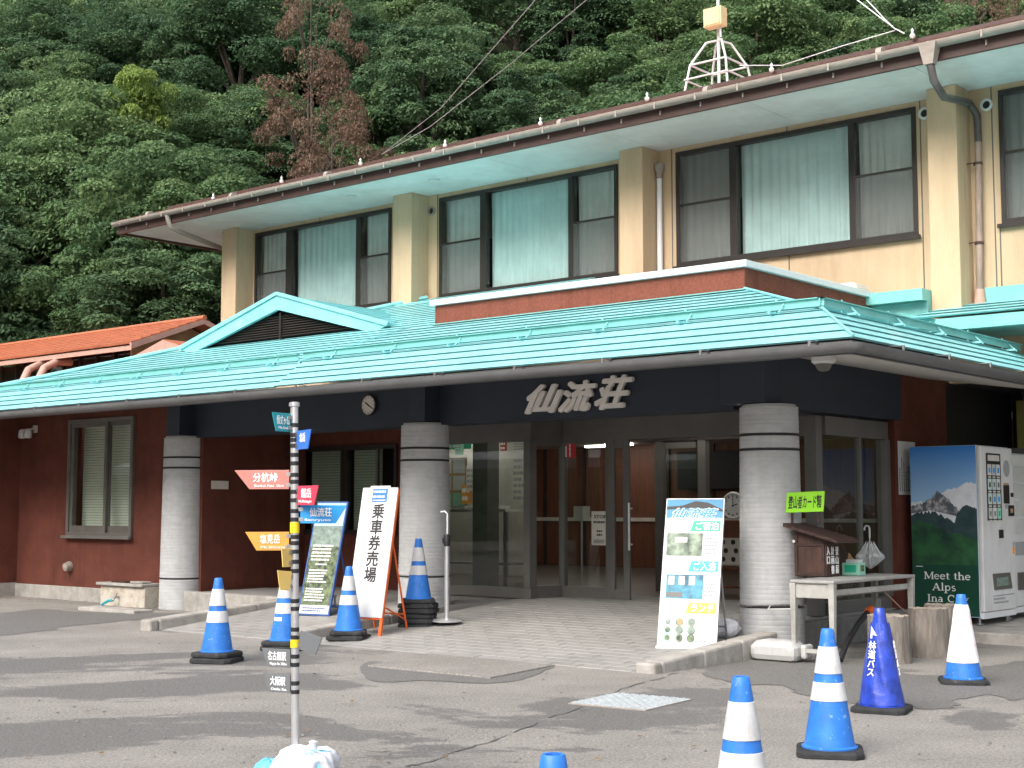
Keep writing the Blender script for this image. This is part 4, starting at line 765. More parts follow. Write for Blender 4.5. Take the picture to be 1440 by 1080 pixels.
def cone2(px, py, label, wl, rz, n=1):
    p = atr(px, py)
    for i in range(n): dup(W1, p+Vector((random.uniform(-.01, .01), random.uniform(-.01, .01), .054*i)), rz+random.uniform(-.12, .12), wl if n == 1 else wl[i])
    return dup(C1, p+Z3*.054*n, rz+.2, label)
c2 = cone2(400, 914, 'blue and white cone with a small white label, half hidden behind the signpost', 'black rubber weight under the cone behind the signpost', .2)
q = kids(c2)[0]; mb = MB()
for i in range(5): 
    a0, a1 = -2.3+i*.18, -2.3+(i+1)*.18; mb.quad(*[((cr(z)+.003)*math.cos(a), (cr(z)+.003)*math.sin(a), z) for a, z in ((a0, .235), (a1, .235), (a1, .27), (a0, .27))])
lb = new('label_sticker', mb, 'ink_white', c2); lb.matrix_parent_inverse = Matrix.Identity(4)
cone2(490, 899, 'blue and white cone standing before the lower left corner of the ticket board', 'black rubber weight under the cone before the ticket board', .55)
cone2(588, 882, 'blue and white cone on a stack of weights beside the middle column', ['lowest black weight of the stack beside the middle column', 'second lowest black weight of the stack beside the middle column', 'middle black weight of the stack beside the middle column', 'second highest black weight of the stack beside the middle column', 'topmost black weight of the stack, right under its cone'], .6, 5)
q_ = atz(1042, 951, .70); dup(C1, Vector((q_.x, q_.y, 0)), .3, 'blue and white cone cut by the lower edge, in front of the price board')
dup(C1, atr(1167, 1061), .5, 'large blue and white cone in front of the folding table')
dup(C1, atz(778, 1060, .70)*Vector((1, 1, 0)).x if False else Vector((atz(778, 1060, .70).x, atz(778, 1060, .70).y, 0)), .1, 'blue cone of which only the tip shows at the bottom edge')
C7 = make_cone('blue cone wrapped in a glossy blue cover with white lettering', 'cover')
mb = MB(); rr = random.Random(3)
n = 44
for i in range(13):
    z = .055+i*.045; 
    for k in range(n): a = 2*PI*k/n; r = (cr(z)+.008+.006*abs(math.sin(a*2.5+.6))+.004*math.sin(a*7+z*14)); mb.v.append((r*math.cos(a), r*math.sin(a), z))
mb.f = [(i*n+k, i*n+(k+1) % n, (i+1)*n+(k+1) % n, (i+1)*n+k) for i in range(12) for k in range(n)]
new('cover', mb, 'cone_cover', C7, smooth=80)
new('bar_stub', MB().box(-.014, .014, -.014, .014, .66, .76), 'black', C7)
def cone_text(t, body, a, z0, z1, m, dz):
    n_ = Vector((math.cos(a), math.sin(a), 0)); u = Z3.cross(n_); sl = (.142-.034)/(HC-.045); v = Vector((-n_.x*sl, -n_.y*sl, 1)).normalized()
    for i, ch in enumerate(body): z = z1-(z1-z0)*(i+.5)/len(body); text(t, ch, m, n_*(cr(z)+.0185)+Z3*z, u, v, dz, bold=.02, ext=.001, name='character')
cone_text(C7, '林道バス', -1.95, .24, .48, 'ink_white', .062); cone_text(C7, '林道バス', .02, .24, .48, 'ink_white', .062)
a = -1.95; n_ = Vector((math.cos(a), math.sin(a), 0)); u = Z3.cross(n_); v = Vector((-n_.x*.165, -n_.y*.165, 1)).normalized(); o = n_*(cr(.53)+.02)+Z3*.53
new('arrow_print', MB().add([o+u*-.02+v*-.035, o+u*-.006+v*-.035, o+u*-.006+v*-.01, o+u*.03+v*-.015, o+u*-.02+v*.05], [(0, 1, 2, 3, 4)]), 'ink_white', C7)
move(C7, atr(1240, 1000), .25)
C8 = make_cone('blue cone in a faded white sleeve before the vending machine', 'sleeve'); move(C8, atr(1355, 961), .5)

# ------------------------------------------------------------ signpost with arrow boards
SP = atz(415.5, 1094); FH = Vector((FWD.x, FWD.y, 0)).normalized()
t = thing('signpost', 'slim steel signpost carrying coloured arrow boards for peaks and stations', 'signpost', SP)
H = 1.93
AXD = (Z3-RGT*.0165).normalized()                                # the post leans a little
def ax(z): return SP+Vector((-RGT.x*.0165*z, -RGT.y*.0165*z, 0))
new('pole', MB().lathe([(.0205, 0), (.0205, H-.02), (.028, H-.018), (.028, H), (.02, H+.004)], 20, SP, AXD), 'chrome', t, smooth=40)
def zpx(y): d = (SP-EYE).dot(Vector((FWD.x, FWD.y, 0)).normalized()); lo, hi = 0., 2.2; \
    return [z for z in [i*.002 for i in range(1100)] if 540-2000*((Vector((SP.x, SP.y, z))-EYE).dot(UPV))/((Vector((SP.x, SP.y, z))-EYE).dot(FWD)) <= y][0]
for y in (598, 612, 619, 627, 640, 652, 668, 678, 692, 704, 719, 731, 755, 764, 776, 790, 803, 845, 856, 885, 896, 923, 935, 961, 973):
    z = zpx(y); new('strap', MB().lathe([(.0207, z-.011), (.0226, z-.009), (.0226, z+.009), (.0207, z+.011)], 16, SP, AXD), 'black', t, smooth=40)
for y, dz in ((742, .028), (905, .02)): z = zpx(y); new('tape_band', MB().lathe([(.0207, z-dz), (.0245, z-dz), (.0245, z+dz), (.0207, z+dz)], 16, SP, AXD), 'paint_tape', t, smooth=40)
def arrow(yt, yb, px, m, ja, en, ang, L, side, off=0., tilt=0., inv=False, jw=.62, slant=.2):
    zt, zb = zpx(yt), zpx(yb); h_ = zt-zb; s = side
    d = (RGT*math.cos(ang)-FH*math.sin(ang))*s; d = (d*math.cos(tilt)+Z3*math.sin(tilt)*-1).normalized()
    o = ax(zb)+Z3*zb+d*.03-FH*off; up = (Z3-d*Z3.dot(d)).normalized(); u = d*s; n_ = u.cross(up)
    sl = slant*L
    P = [o, o+d*(L-sl), o+d*L+up*h_, o+up*h_] if not inv else [o, o+d*L, o+d*(L-sl)+up*h_, o+up*h_]
    if s < 0: P = P[::-1]
    b = new('arrow_board', MB().prism([p-n_*.003 for p in P], n_*.006), m, t, bevel=.0015)
    mid = (o+d*(L-sl*.5)*.5)+up*h_*.62
    if ja: text(b, ja, 'ink_white', mid+n_*.004, u, up, h_*.52, w=(L-sl)*jw, bold=.02, ext=.0006)
    if en: text(b, en, 'ink_white', (o+d*(L-sl)*.5)+up*h_*.18+n_*.004, u, up, h_*.2, w=(L-sl)*.74, bold=.015, ext=.0006)
    for q in (.22, .78): new('clamp', MB().fbox(ax(zb)+Z3*(zb+h_*q), d, up, n_, .015, .045, -.01, .01, -.008, .004), 'steel', b)
arrow(582, 608, 383, 'paint_teal', '仙丈ヶ岳', 'Mt.Senjo', -1.0, .15, -1, -.02, jw=.85, slant=.22)
arrow(607, 633, 437, 'paint_blue', '北岳', None, 1.05, .20, 1, .0, jw=.5)
arrow(661, 688, 326, 'paint_salmon', '分杭峠', 'Bunkui Pass  0km', .2, .305, -1, slant=.28)
arrow(684, 711, 447, 'paint_crimson', '鋸岳', 'Mt.Nokogiri', .95, .235, 1, .0, jw=.6)
arrow(711, 736, 485, 'paint_sky', '仙流荘', 'Senryuso', .15, .25, 1, .0, slant=.24)
arrow(748, 774, 344, 'paint_orange', '塩見岳', 'Mt.Shiomi', -.15, .225, -1, slant=.26)
arrow(771, 797, 394, 'paint_yellow', None, None, -1.05, .085, -1, -.015, slant=.15)
arrow(804, 831, 388, 'paint_yellow', None, None, -.85, .095, -1, .02, tilt=-.10, slant=.3)
arrow(884, 911, 448, 'paint_grey', None, None, .75, .175, 1, .0, tilt=.16)
arrow(914, 940, 366, 'paint_grey', '名古屋駅', 'Nagoya Sta. 238km', .5, .185, -1, .01, jw=.8)
arrow(949, 975, 369, 'paint_grey', '大阪駅', 'Osaka Sta.', .5, .175, -1, .01, jw=.7)
# bags weighing the post down
def bag(name, label, c, R, m, seed, flat=.75, cat='bag'):
    r = random.Random(seed); t = thing(name, label, cat, c); n, k = 26, 48; mb = MB(); ph = [r.uniform(0, 6) for _ in range(6)]
    for i in range(n+1):
        th = PI*i/n
        for j in range(k):
            a = 2*PI*j/k; rad = R*(1+.12*math.sin(3*a+ph[0]+th)+.07*math.sin(7*a+ph[1]+2*th)+.05*math.sin(11*a+ph[2]))*(math.sin(th)**.7 if i not in (0, n) else 0)
            rad *= 1+.10*mnoise.noise(Vector((3*math.cos(a)+seed, 3*math.sin(a), th*2.2)))+.05*abs(mnoise.noise(Vector((9*math.cos(a)+seed, 9*math.sin(a), th*5))));
            mb.v.append((c[0]+rad*math.cos(a), c[1]+rad*math.sin(a), max(c[2]+.002, c[2]+R*flat*(1-math.cos(th))*.9*(1+.06*math.sin(5*a+ph[3])+.05*mnoise.noise(Vector((5*math.cos(a), 5*math.sin(a)+seed, th*4)))))))
    mb.f = [(i*k+j, i*k+(j+1) % k, (i+1)*k+(j+1) % k, (i+1)*k+j) for i in range(n) for j in range(k)]
    new('sack', mb, m, t, smooth=179); return t
p = atz(432, 1100); t = bag('water_bag', 'white plastic bag with blue stripes weighing down the signpost foot', p, .155, 'bag_white', 3, .62)
top = p+Vector((.02, .0, .175))
new('knot', MB().lathe([(.0, -.02), (.02, -.01), (.016, .012), (.024, .03), (0, .036)], 10, top+Vector((.01, .01, 0))), 'bag_white', t, smooth=60)
R_ = Vector((RGT.x, RGT.y, 0))
mb = MB()
for pts in (((.02, .165), (.045, .13), (.075, .08), (.09, .02)), ((.03, .172), (.07, .178), (.11, .165)),):
    for (a0, z0), (a1, z1) in zip(pts, pts[1:]):
        for q in range(3): f = lambda a, z, s: p+R_*a-FH*(.16*math.sqrt(max(0, 1-(a/.17)**2))*(1-max(0, z-.06)*4.2)+.022)+R_*s+Z3*z
        mb.quad(f(a0, z0, -.018), f(a0, z0, .018), f(a1, z1, .028), f(a1, z1, -.028))
new('blue_stripe', mb, 'bag_blue', t)
bag('water_bag', 'small blue and white plastic bag left of the signpost foot', atz(378, 1094), .075, 'bag_blue', 9, .7)
# ------------------------------------------------------------ standing boards
def board(name, label, base, ang, lean, w_, h_, z0, m, fm, fr=.018, cat='sign board', cover=False):
    t = thing(name, label, cat, base); u = Vector((math.cos(ang), math.sin(ang), 0)); nh = Vector((u.y, -u.x, 0)); v = Z3*math.cos(lean)-nh*math.sin(lean); n_ = u.cross(v)
    o = base-u*w_+v*z0
    new('panel', MB().fbox(o, u, v, n_, 0, w_, 0, h_, -.012, 0), m, t, bevel=.002)
    if cover: new('frame', MB().fbox(o, u, v, n_, .004, .03, -z0, h_-.01, -.045, -.013).fbox(o, u, v, n_, w_-.03, w_+.004, -z0, h_-.01, -.045, -.013).fbox(o, u, v, n_, .03, w_-.03, h_-.04, h_-.01, -.045, -.013).fbox(o, u, v, n_, .03, w_-.03, -.02, .01, -.045, -.013), fm, t, bevel=.003)
    else: new('frame', MB().fbox(o, u, v, n_, -fr, -.001, -z0, h_+fr, -.03, .002).fbox(o, u, v, n_, w_+.001, w_+fr, -z0, h_+fr, -.03, .002).fbox(o, u, v, n_, -.001, w_+.001, h_+.001, h_+fr, -.03, .002).fbox(o, u, v, n_, -.001, w_+.001, -fr, -.001, -.03, -.004), fm, t, bevel=.003)
    hz = h_*.62; hip = o+v*hz-n_*.03; drop = hip.z-base.z; back = -nh*(drop*.30)
    for s in (.02, w_-.02): new('rear_leg', MB().tube([hip+u*s, hip+u*s+back-Z3*drop], .011, 6), fm, t)
    new('rear_bar', MB().tube([hip+u*.02+back*.8-Z3*drop*.8, hip+u*(w_-.02)+back*.8-Z3*drop*.8], .009, 6), fm, t)
    new('side_stay', MB().tube([o+u*w_+v*.12-n_*.02, hip+u*(w_-.02)+back*.86-Z3*drop*.86], .009, 6), fm, t)
    return t, o, u, v, n_
b0 = atr(533, 896); t, o, u, v, n_ = board('ticket_board', 'tall white leaning board with black vertical characters and an orange frame', b0, .18, math.radians(12), .46, 1.40, .2, 'white_paint', 'orange_frame', cover=True)
for i, ch in enumerate('乗車券売場'): text(t, ch, 'ink_black', o+u*.245+v*(1.14-i*.172), u, v, .172, w=.155, bold=.028, ext=.001, name='character')
new('schedule_card', MB().fbox(o, u, v, n_, .14, .335, 1.24, 1.385, .001, .004), 'paint_blue', t, bevel=.001); new('card_backing', MB().fbox(o, u, v, n_, .10, .36, 1.2, 1.42, .0004, .0009), 'white_paint', t)
mb = scrib(MB(), o+u*.155+v*1.335, u, v, .165, .04, 1, 1, .006); scrib(mb, o+u*.155+v*1.28, u, v, .165, .04, 1, 1, .006); scrib(mb, o+u*.155+v*1.25, u, v, .165, .02, 1, 1, .006); new('card_print', mb, 'ink_white', t)
mat('photo_forest', (.20, .26, .12), .5, .3, 20, col2=(.02, .035, .02), thr=(.4, .68)); mat('photo_grey', (.30, .40, .34), .5, .3, 20, col2=(.06, .09, .08)); mat('photo_room', (.28, .36, .27), .5, .3, 9, col2=(.025, .045, .03), thr=(.35, .6)); mat('photo_bath', (.07, .30, .42), .5, .3, 9, col2=(.015, .07, .12), thr=(.35, .6)); mat('photo_sky', (.06, .28, .50), .5, .1, 3)
mat('photo_pale', (.42, .58, .86), .5, .1, 3)
b0 = atr(458, 881); t, o, u, v, n_ = board('info_board', 'blue-framed leaning information board printed over a forest photo', b0, .18, math.radians(15), .42, 1.33, .14, 'photo_forest', 'blue_frame')
new('header_print', MB().fbox(o, u, v, n_, 0, .42, 1.05, 1.33, .0005, .002), 'photo_pale', t); new('middle_print', MB().fbox(o, u, v, n_, 0, .42, .8, 1.05, .0005, .002), 'photo_grey', t); new('footer_print', MB().fbox(o, u, v, n_, 0, .42, 0, .10, .0005, .002), 'white_paint', t)
mb = scrib(MB(), o+u*.03+v*1.23, u, v, .37, .055, 1, 1, .004); scrib(mb, o+u*.03+v*1.16, u, v, .37, .05, 1, 1, .004); scrib(mb, o+u*.04+v*.62, u, v, .34, .21, 5, 1); scrib(mb, o+u*.12+v*.57, u, v, .2, .03, 1); scrib(mb, o+u*.04+v*.36, u, v, .33, .17, 5); scrib(mb, o+u*.04+v*.14, u, v, .33, .17, 5); tag(new('print_line', mb, 'ink_white', t), kind='stuff'); tag(new('print_line', scrib(MB(), o+u*.04+v*.02, u, v, .34, .06, 2, 1, .004), 'ink_navy', t), kind='stuff')
b0 = atr(1006, 913); t, o, u, v, n_ = board('price_board', 'white leaning price board with photos of the rooms, bath and lunch', b0, .30, math.radians(15), .55, 1.40, .02, 'white_paint', 'steel', .012)
P = lambda x0, x1, y0, y1, m, nm, z=.0005: new(nm, MB().fbox(o, u, v, n_, x0, x1, y0, y1, z, z+.001), m, t)
P(0, .55, 1.22, 1.40, 'photo_sky', 'header_photo'); new('mountain_print', MB().prism([o+u*a+v*b_+n_*.002 for a, b_ in ((.0, 1.33), (.15, 1.34), (.28, 1.385), (.4, 1.37), (.55, 1.3), (.55, 1.28), (.3, 1.32), (0, 1.30))], n_*.0005), 'black', t)
text(t, '仙流荘', 'ink_white', o+u*.28+v*1.265+n_*.003, u, v, .105, w=.46, bold=.07, ext=.0004, shear=.3); text(t, '仙流荘', 'paint_sky', o+u*.28+v*1.265+n_*.004, u, v, .10, w=.44, bold=.022, ext=.0004, shear=.3, lift=.001)
def tagp(y0, y1, m, body): new('heading', MB().prism([o+u*.245+v*y0+n_*.002, o+u*.535+v*y0+n_*.002, o+u*.535+v*y1+n_*.002, o+u*.275+v*y1+n_*.002], n_*.001), m, t); text(t, body, 'ink_white', o+u*.405+v*(y0+y1)/2+n_*.003, u, v, (y1-y0)*.85, w=.22, bold=.025, ext=.0005)
tagp(1.09, 1.19, 'paint_sign_green', 'ご宿泊'); tagp(.70, .80, 'paint_sign_blue', 'ご入浴'); tagp(.305, .405, 'paint_sign_amber', 'ランチ')
P(.02, .37, .85, 1.07, 'photo_room', 'room_photo'); P(.04, .40, .44, .67, 'photo_bath', 'bath_photo'); P(.05, .2, .455, .5, 'frame_bronze', 'bath_floor', .002)
for i in range(3): P(.06+i*.1, .12+i*.1, .57, .655, 'curtain_grey', 'bath_window', .002)
P(.1, .22, .98, 1.03, 'white_paint', 'room_wall_print', .002)
tag(new('print_line', scrib(scrib(scrib(MB(), o+u*.39+v*.86, u, v, .15, .18, 5), o+u*.41+v*.46, u, v, .13, .14, 4), o+u*.36+v*.02, u, v, .16, .05, 1), 'ink_grey', t), kind='stuff')
for i in range(3):
    for j in range(3):
        c = o+u*(.08+i*.115)+v*(.07+j*.075)+n_*.002; new('dish_print', MB().lathe([(.040, 0), (.038, .0008), (0, .001)], 14, c, n_), random.choice(['mint', 'white_paint', 'photo_room']), t); new('food_print', MB().lathe([(.027, 0), (0, .0006)], 8, c+n_*.001+u*.004, n_), random.choice(['photo_forest', 'cardboard', 'photo_grey']), t)
new('foot_rail', MB().fbox(o, u, v, n_, -.012, .562, -.05, -.014, -.06, .03), 'white_metal', t)
bag('plastic_bag', 'white and blue plastic bag on the floor behind the price board', atr(1018, 897), .14, 'bag_white', 5, .7)
# ------------------------------------------------------------ belt post, crate, tap block
p = atz(628, 874, .155); t = thing('belt_post', 'chrome belt barrier post beside the middle column', 'barrier post', p)
new('base', MB().lathe([(.17, 0), (.17, .012), (.14, .03), (.03, .042)], 32, p), 'chrome', t, smooth=40); new('pole', MB().lathe([(.025, .04), (.025, .82)], 18, p), 'chrome', t, smooth=40); new('head', MB().lathe([(.034, .82), (.036, .84), (.036, .93), (.028, .95)], 18, p).box(p.x-.05, p.x-.02, p.y-.02, p.y+.02, p.z+.85, p.z+.91), 'black', t, smooth=40)
mb = MB().tube([(p.x-.04, p.y+.05, p.z+.80), (p.x-.04, p.y+.05, p.z+1.17), (p.x-.09, p.y+.06, p.z+1.2), (p.x-.15, p.y+.06, p.z+1.19)], .009, 6); tag(new('wire_hook', mb, 'white_metal'), 'thin white wire hook rising beside the chrome belt post', 'hook')
p = atr(430, 866); t = thing('crate', 'small grey lattice crate before the blue information board', 'crate', p)
for s, (d, e) in enumerate(((X3, Y3), (Y3, X3))):
    for k in (0, 1):
        for i in range(5): new('crate_slat', MB().fbox(p+e*(.24*k), d, Z3, e, i*.06, i*.06+.022, 0, .24, -.006, .006), 'gutter_black', t)
        new('crate_rail', MB().fbox(p+e*(.24*k), d, Z3, e, -.006, .27, .22, .25, -.009, .009).fbox(p+e*(.24*k), d, Z3, e, -.006, .27, .09, .12, -.009, .009), 'gutter_black', t)
t = thing('tap_block', 'stained concrete tap block with a short teal hose beside the left column', 'tap block', (-17.5, 12.2, 0))
new('block', MB().box(-17.97, -16.9, 12.05, 12.36, -.12, .285), 'concrete_stain', t, bevel=.012); new('cap_slab', MB().box(-18.02, -16.9, 12.0, 12.362, .287, .33), 'concrete', t, bevel=.01)
c = Vector((-17.5, 12.05, .13)); new('tap', MB().tube([c, c+Vector((0, -.07, 0)), c+Vector((-.01, -.10, -.04))], .016, 8).tube([c+Vector((0, -.05, 0)), c+Vector((0, -.05, .05))], .009, 6).tube([c+Vector((-.03, -.05, .05)), c+Vector((.03, -.05, .05))], .008, 6), 'steel', t, smooth=50)
new('hose', MB().tube([c+Vector((-.01, -.10, -.04)), c+Vector((-.09, -.12, -.05)), c+Vector((-.2, -.14, -.1)), c+Vector((-.24, -.15, -.2)), c+Vector((-.26, -.17, -.22))], .02, 8), 'paint_teal', t, smooth=60)
tag(new('scrap_wood', MB().box(-17.75, -17.4, 12.08, 12.2, .331, .352), 'wood_box'), 'short brown stick lying on the tap block', 'stick'); tag(new('flat_stone', MB().box(-17.33, -17.02, 12.1, 12.25, .331, .358), 'concrete', bevel=.01), 'flat pale stone lying on the tap block', 'stone')
a = atz(115, 858); tag(new('step_slab', MB().box(a.x-.1, a.x+1.2, a.y, a.y+.3, -.02, .045), 'concrete', bevel=.012), 'low concrete slab on the ground below the left window', 'slab')
# ------------------------------------------------------------ folding table and what stands on it
t = thing('folding_table', 'long grey steel table standing beside the right column', 'table', (-6.9, 14.2, 0)); tz = .74; q0, q1, q2 = atz(1109, 815, tz), atz(1173.3, 817, tz), atz(1288.4, 801, tz); tx0, tx1, ty0, ty1 = q0.x, q1.x, (q0.y+q1.y)/2, atx(1287, 801, q1.x).y
new('tabletop', MB().box(tx0, tx1, ty0, ty1, tz-.03, tz), 'table_top', t, bevel=.008)
new('end_panel', MB().box(tx0+.05, tx1-.05, ty0+.02, ty0+.035, tz-.16, tz-.032), 'table_grey', t); new('side_rail', MB().box(tx1-.05, tx1-.035, ty0+.1, ty1-.1, tz-.135, tz-.085), 'table_grey', t); new('under_shelf', MB().box(tx0+.06, tx1-.06, ty0+.1, ty1-.1, tz-.15, tz-.137), 'frame_bronze', t)
for x in (tx0+.025, tx1-.03):
    for y in (ty0+.03, ty1-.04): new('leg', MB().hexa([(x-.018, y-.018, .0), (x+.018, y-.018, .0), (x+.018, y+.018, .0), (x-.018, y+.018, .0)], [(x-.03, y-.03, tz-.031), (x+.03, y-.03, tz-.031), (x+.03, y+.03, tz-.031), (x-.03, y+.03, tz-.031)]), 'table_grey', t, bevel=.004)
new('foot_bar', MB().box(tx0+.045, tx1-.05, ty0+.018, ty0+.042, .09, .125), 'table_grey', t); new('foot_bar', MB().box(tx0+.045, tx1-.05, ty1-.05, ty1-.03, .09, .125), 'table_grey', t)
bx0, bx1, by0 = atz(1117, 810.5, tz).x, atz(1158, 812, tz).x, atz(1137, 811, tz).y; by1 = by0+.27
t = thing('card_box', 'dark brown wooden card box with a slatted lean-to roof', 'card box', (bx0, by0, tz))
bz = tz+.45
new('body', MB().prism([(bx0, by0, tz+.002), (bx1, by0, tz+.002), (bx1, by0, bz-.1), (bx0, by0, bz)], (0, by1-by0, 0)), 'wood_box', t, bevel=.006)
mb = MB().box(bx0+.0, bx0+.03, by0-.012, by0-.001, tz+.01, bz-.06).box(bx1-.03, bx1, by0-.012, by0-.001, tz+.01, bz-.12).box(bx0+.03, bx1-.03, by0-.012, by0-.001, tz+.01, tz+.04).box(bx0+.03, bx1-.03, by0-.012, by0-.001, tz+.29, tz+.32); new('front_frame', mb, 'wood_box_dark', t)
mb = MB().box(bx1+.001, bx1+.012, by0, by0+.025, tz+.01, tz+.34).box(bx1+.001, bx1+.012, by1-.025, by1, tz+.01, tz+.34).box(bx1+.001, bx1+.012, by0+.025, by1-.025, tz+.29, tz+.32); new('side_frame', mb, 'wood_box', t)
for i in range(7):
    f0, f1 = i/7, (i+1)/7; xa, xb = bx0-.07+(bx1-bx0+.25)*f0, bx0-.07+(bx1-bx0+.25)*f1; za, zb = bz+.055-.15*f0, bz+.055-.15*f1
    new('roof_slat', MB().hexa([(xa, by0-.10, za-.035), (xb, by0-.10, zb-.035), (xb, by1+.08, zb-.035), (xa, by1+.08, za-.035)], [(xa, by0-.10, za), (xb-.006, by0-.10, zb-.008), (xb-.006, by1+.08, zb-.008), (xa, by1+.08, za)]), 'wood_box_dark', t)
for i, s in enumerate(('登山届', '計画書', '入口')): 
    for j, ch in enumerate(s): text(t, ch, 'ink_white', (bx1+.014, by1-.06-i*.085, tz+.245-j*.088+.0), Y3, Z3, .085, w=.06, bold=.03, ext=.001, name='character')
new('knob', MB().lathe([(.012, 0), (.014, .012), (0, .016)], 10, (bx0+.0, by0-.012, tz+.33), (0, -1, 0)), 'off_white', t)
a, b_ = aty(1104.5, 721, by0-.03), aty(1157, 689, by0-.03)
t = thing('green_sign', 'bright lime sign with black characters above the wooden card box', 'sign', a); u = Vector((1, 0, .03)).normalized(); v = Vector((0.03, .12, 1)).normalized(); W_ = b_.x-a.x; H_ = b_.z-a.z-.02
n_ = u.cross(v); new('panel', MB().fbox(a, u, v, n_, 0, W_, 0, H_, -.012, 0), 'lime', t, bevel=.002); text(t, '登山者カード箱', 'ink_black', a+u*W_/2+v*H_*.5, u, v, .13, w=W_*.88, bold=.025, ext=.0008)
for q in (.15, .85): new('stand', MB().fbox(a+u*W_*q, u, Z3, n_, -.01, .01, -.10, H_*.8, -.03, -.013), 'wood_box_dark', t)
a = atz(1188, 809, tz); mx_, my_ = a.x+.0, a.y; t = thing('mint_box', 'small mint green box with a picture on the folding table', 'box', a)
new('carton', MB().box(mx_-.03, mx_+.15, my_, my_+.14, tz+.001, tz+.12), 'mint', t, bevel=.006); new('label_print', MB().box(mx_, mx_+.12, my_-.002, my_-.0005, tz+.03, tz+.10), 'paint_sign_green', t); new('label_photo', MB().box(mx_+.151, mx_+.152, my_+.03, my_+.11, tz+.04, tz+.10), 'photo_forest', t); new('paper_edge', MB().box(mx_, mx_+.13, my_+.03, my_+.12, tz+.121, tz+.15), 'white_paint', t)
tag(new('cardboard_scrap', MB().prism([(mx_-.10, my_+.2, tz+.001), (mx_+.02, my_+.2, tz+.001), (mx_+.02, my_+.21, tz+.13), (mx_-.04, my_+.22, tz+.17), (mx_-.07, my_+.23, tz+.21)], (0, .012, 0)), 'cardboard'), 'torn brown cardboard piece standing behind the mint box', 'cardboard')
c = atz(1224, 800, tz); t = thing('umbrella', 'half-open clear plastic umbrella standing handle up on the folding table', 'umbrella', c); mb = MB(); n = 16
for r, z in ((.012, .003), (.08, .05), (.155, .12), (.145, .15), (.09, .20), (.05, .27)):
    for k in range(n): a = 2*PI*k/n; q = r*(1 if k % 2 else .74); mb.v.append((c.x+q*math.cos(a), c.y+q*math.sin(a), c.z+z+(.02 if k % 2 == 0 and r > .1 else 0)))
mb.f = [(i*n+k, i*n+(k+1) % n, (i+1)*n+(k+1) % n, (i+1)*n+k) for i in range(5) for k in range(n)]; new('canopy', mb, 'plastic_clear', t)
for k in range(0, 16, 2): a = 2*PI*k/16; new('rib', MB().tube([c+Vector((0, 0, .02)), c+Vector((.13*math.cos(a), .13*math.sin(a), .14)), c+Vector((.04*math.cos(a), .04*math.sin(a), .29))], .003, 5), 'white_metal', t)
new('shaft', MB().tube([c+Vector((0, 0, .003)), c+Vector((0, 0, .36))], .005, 6), 'white_metal', t); new('handle', MB().tube([c+Vector((0, 0, .33)), c+Vector((0, 0, .43))]+[c+Vector((-.03+.03*math.cos(q), 0, .43+.03*math.sin(q))) for q in (.6, 1.2, 1.9, 2.5, 3.1)]+[c+Vector((-.06, 0, .41))], .010, 8), 'white_paint', t, smooth=60)
tag(new('corrugated_hose', MB().tube([(tx1-.08, ty0+.25, .02), (tx1-.09, ty0+.4, .16), (tx1-.12, ty0+.7, .32), (tx1-.15, ty0+.95, .40)], .028, 10), 'black', smooth=60), 'bent black pipe leaning under the folding table', 'pipe'); tag(new('pipe_plug', MB().tube([(tx1-.151, ty0+.96, .403), (tx1-.165, ty0+1.06, .43)], .038, 12), 'orange_frame', smooth=40), 'orange plug on the end of the black pipe under the table', 'plug')
tag(new('pink_string', MB().tube([(tx1-.10, ty1-.5, tz-.14), (tx1-.06, ty1-.2, .42), (tx1-.03, ty1-.03, .34)], .006, 5), 'salmon_trim'), 'thin pink cord hanging from the far end of the folding table', 'cord')
ch = MB(); r_ = .322
for k in range(40):
    a = -PI+.1+k*.095; p = Vector((-7.1+r_*math.cos(a), CY+r_*math.sin(a), .455-.012*math.sin(k*.2))); d = Vector((-math.sin(a), math.cos(a), 0)); ch.tube([p-d*.014, p+d*.014], .006 if k % 2 else .009, 5)
tag(new('chain', ch, 'steel'), 'thin steel chain wrapped round the right column near its foot', 'chain', kind='stuff' if False else None)
tag(new('white_string', MB().tube([(-6.95, 12.06, .46), (-6.93, 11.98, .43), (tx0+.01, ty0+.12, .47), (tx0+.025, ty0+.06, .55)], .007, 5), 'white_paint'), 'white cord running from the column chain to the table leg', 'cord')
p = atz(1094, 929); t = thing('post_weight', 'rounded grey plastic base block at the foot of the right column', 'base weight', p)
new('block', MB().prism([(p.x-.24, p.y-.12, .0), (p.x+.24, p.y-.12, 0), (p.x+.24, p.y-.12, .13), (p.x+.19, p.y-.12, .19), (p.x-.19, p.y-.12, .19), (p.x-.24, p.y-.12, .13)], (0, .26, 0)), 'plastic_grey', t, bevel=.06); new('lug', MB().box(p.x+.241, p.x+.30, p.y-.03, p.y+.13, .03, .16), 'plastic_grey', t, bevel=.025)
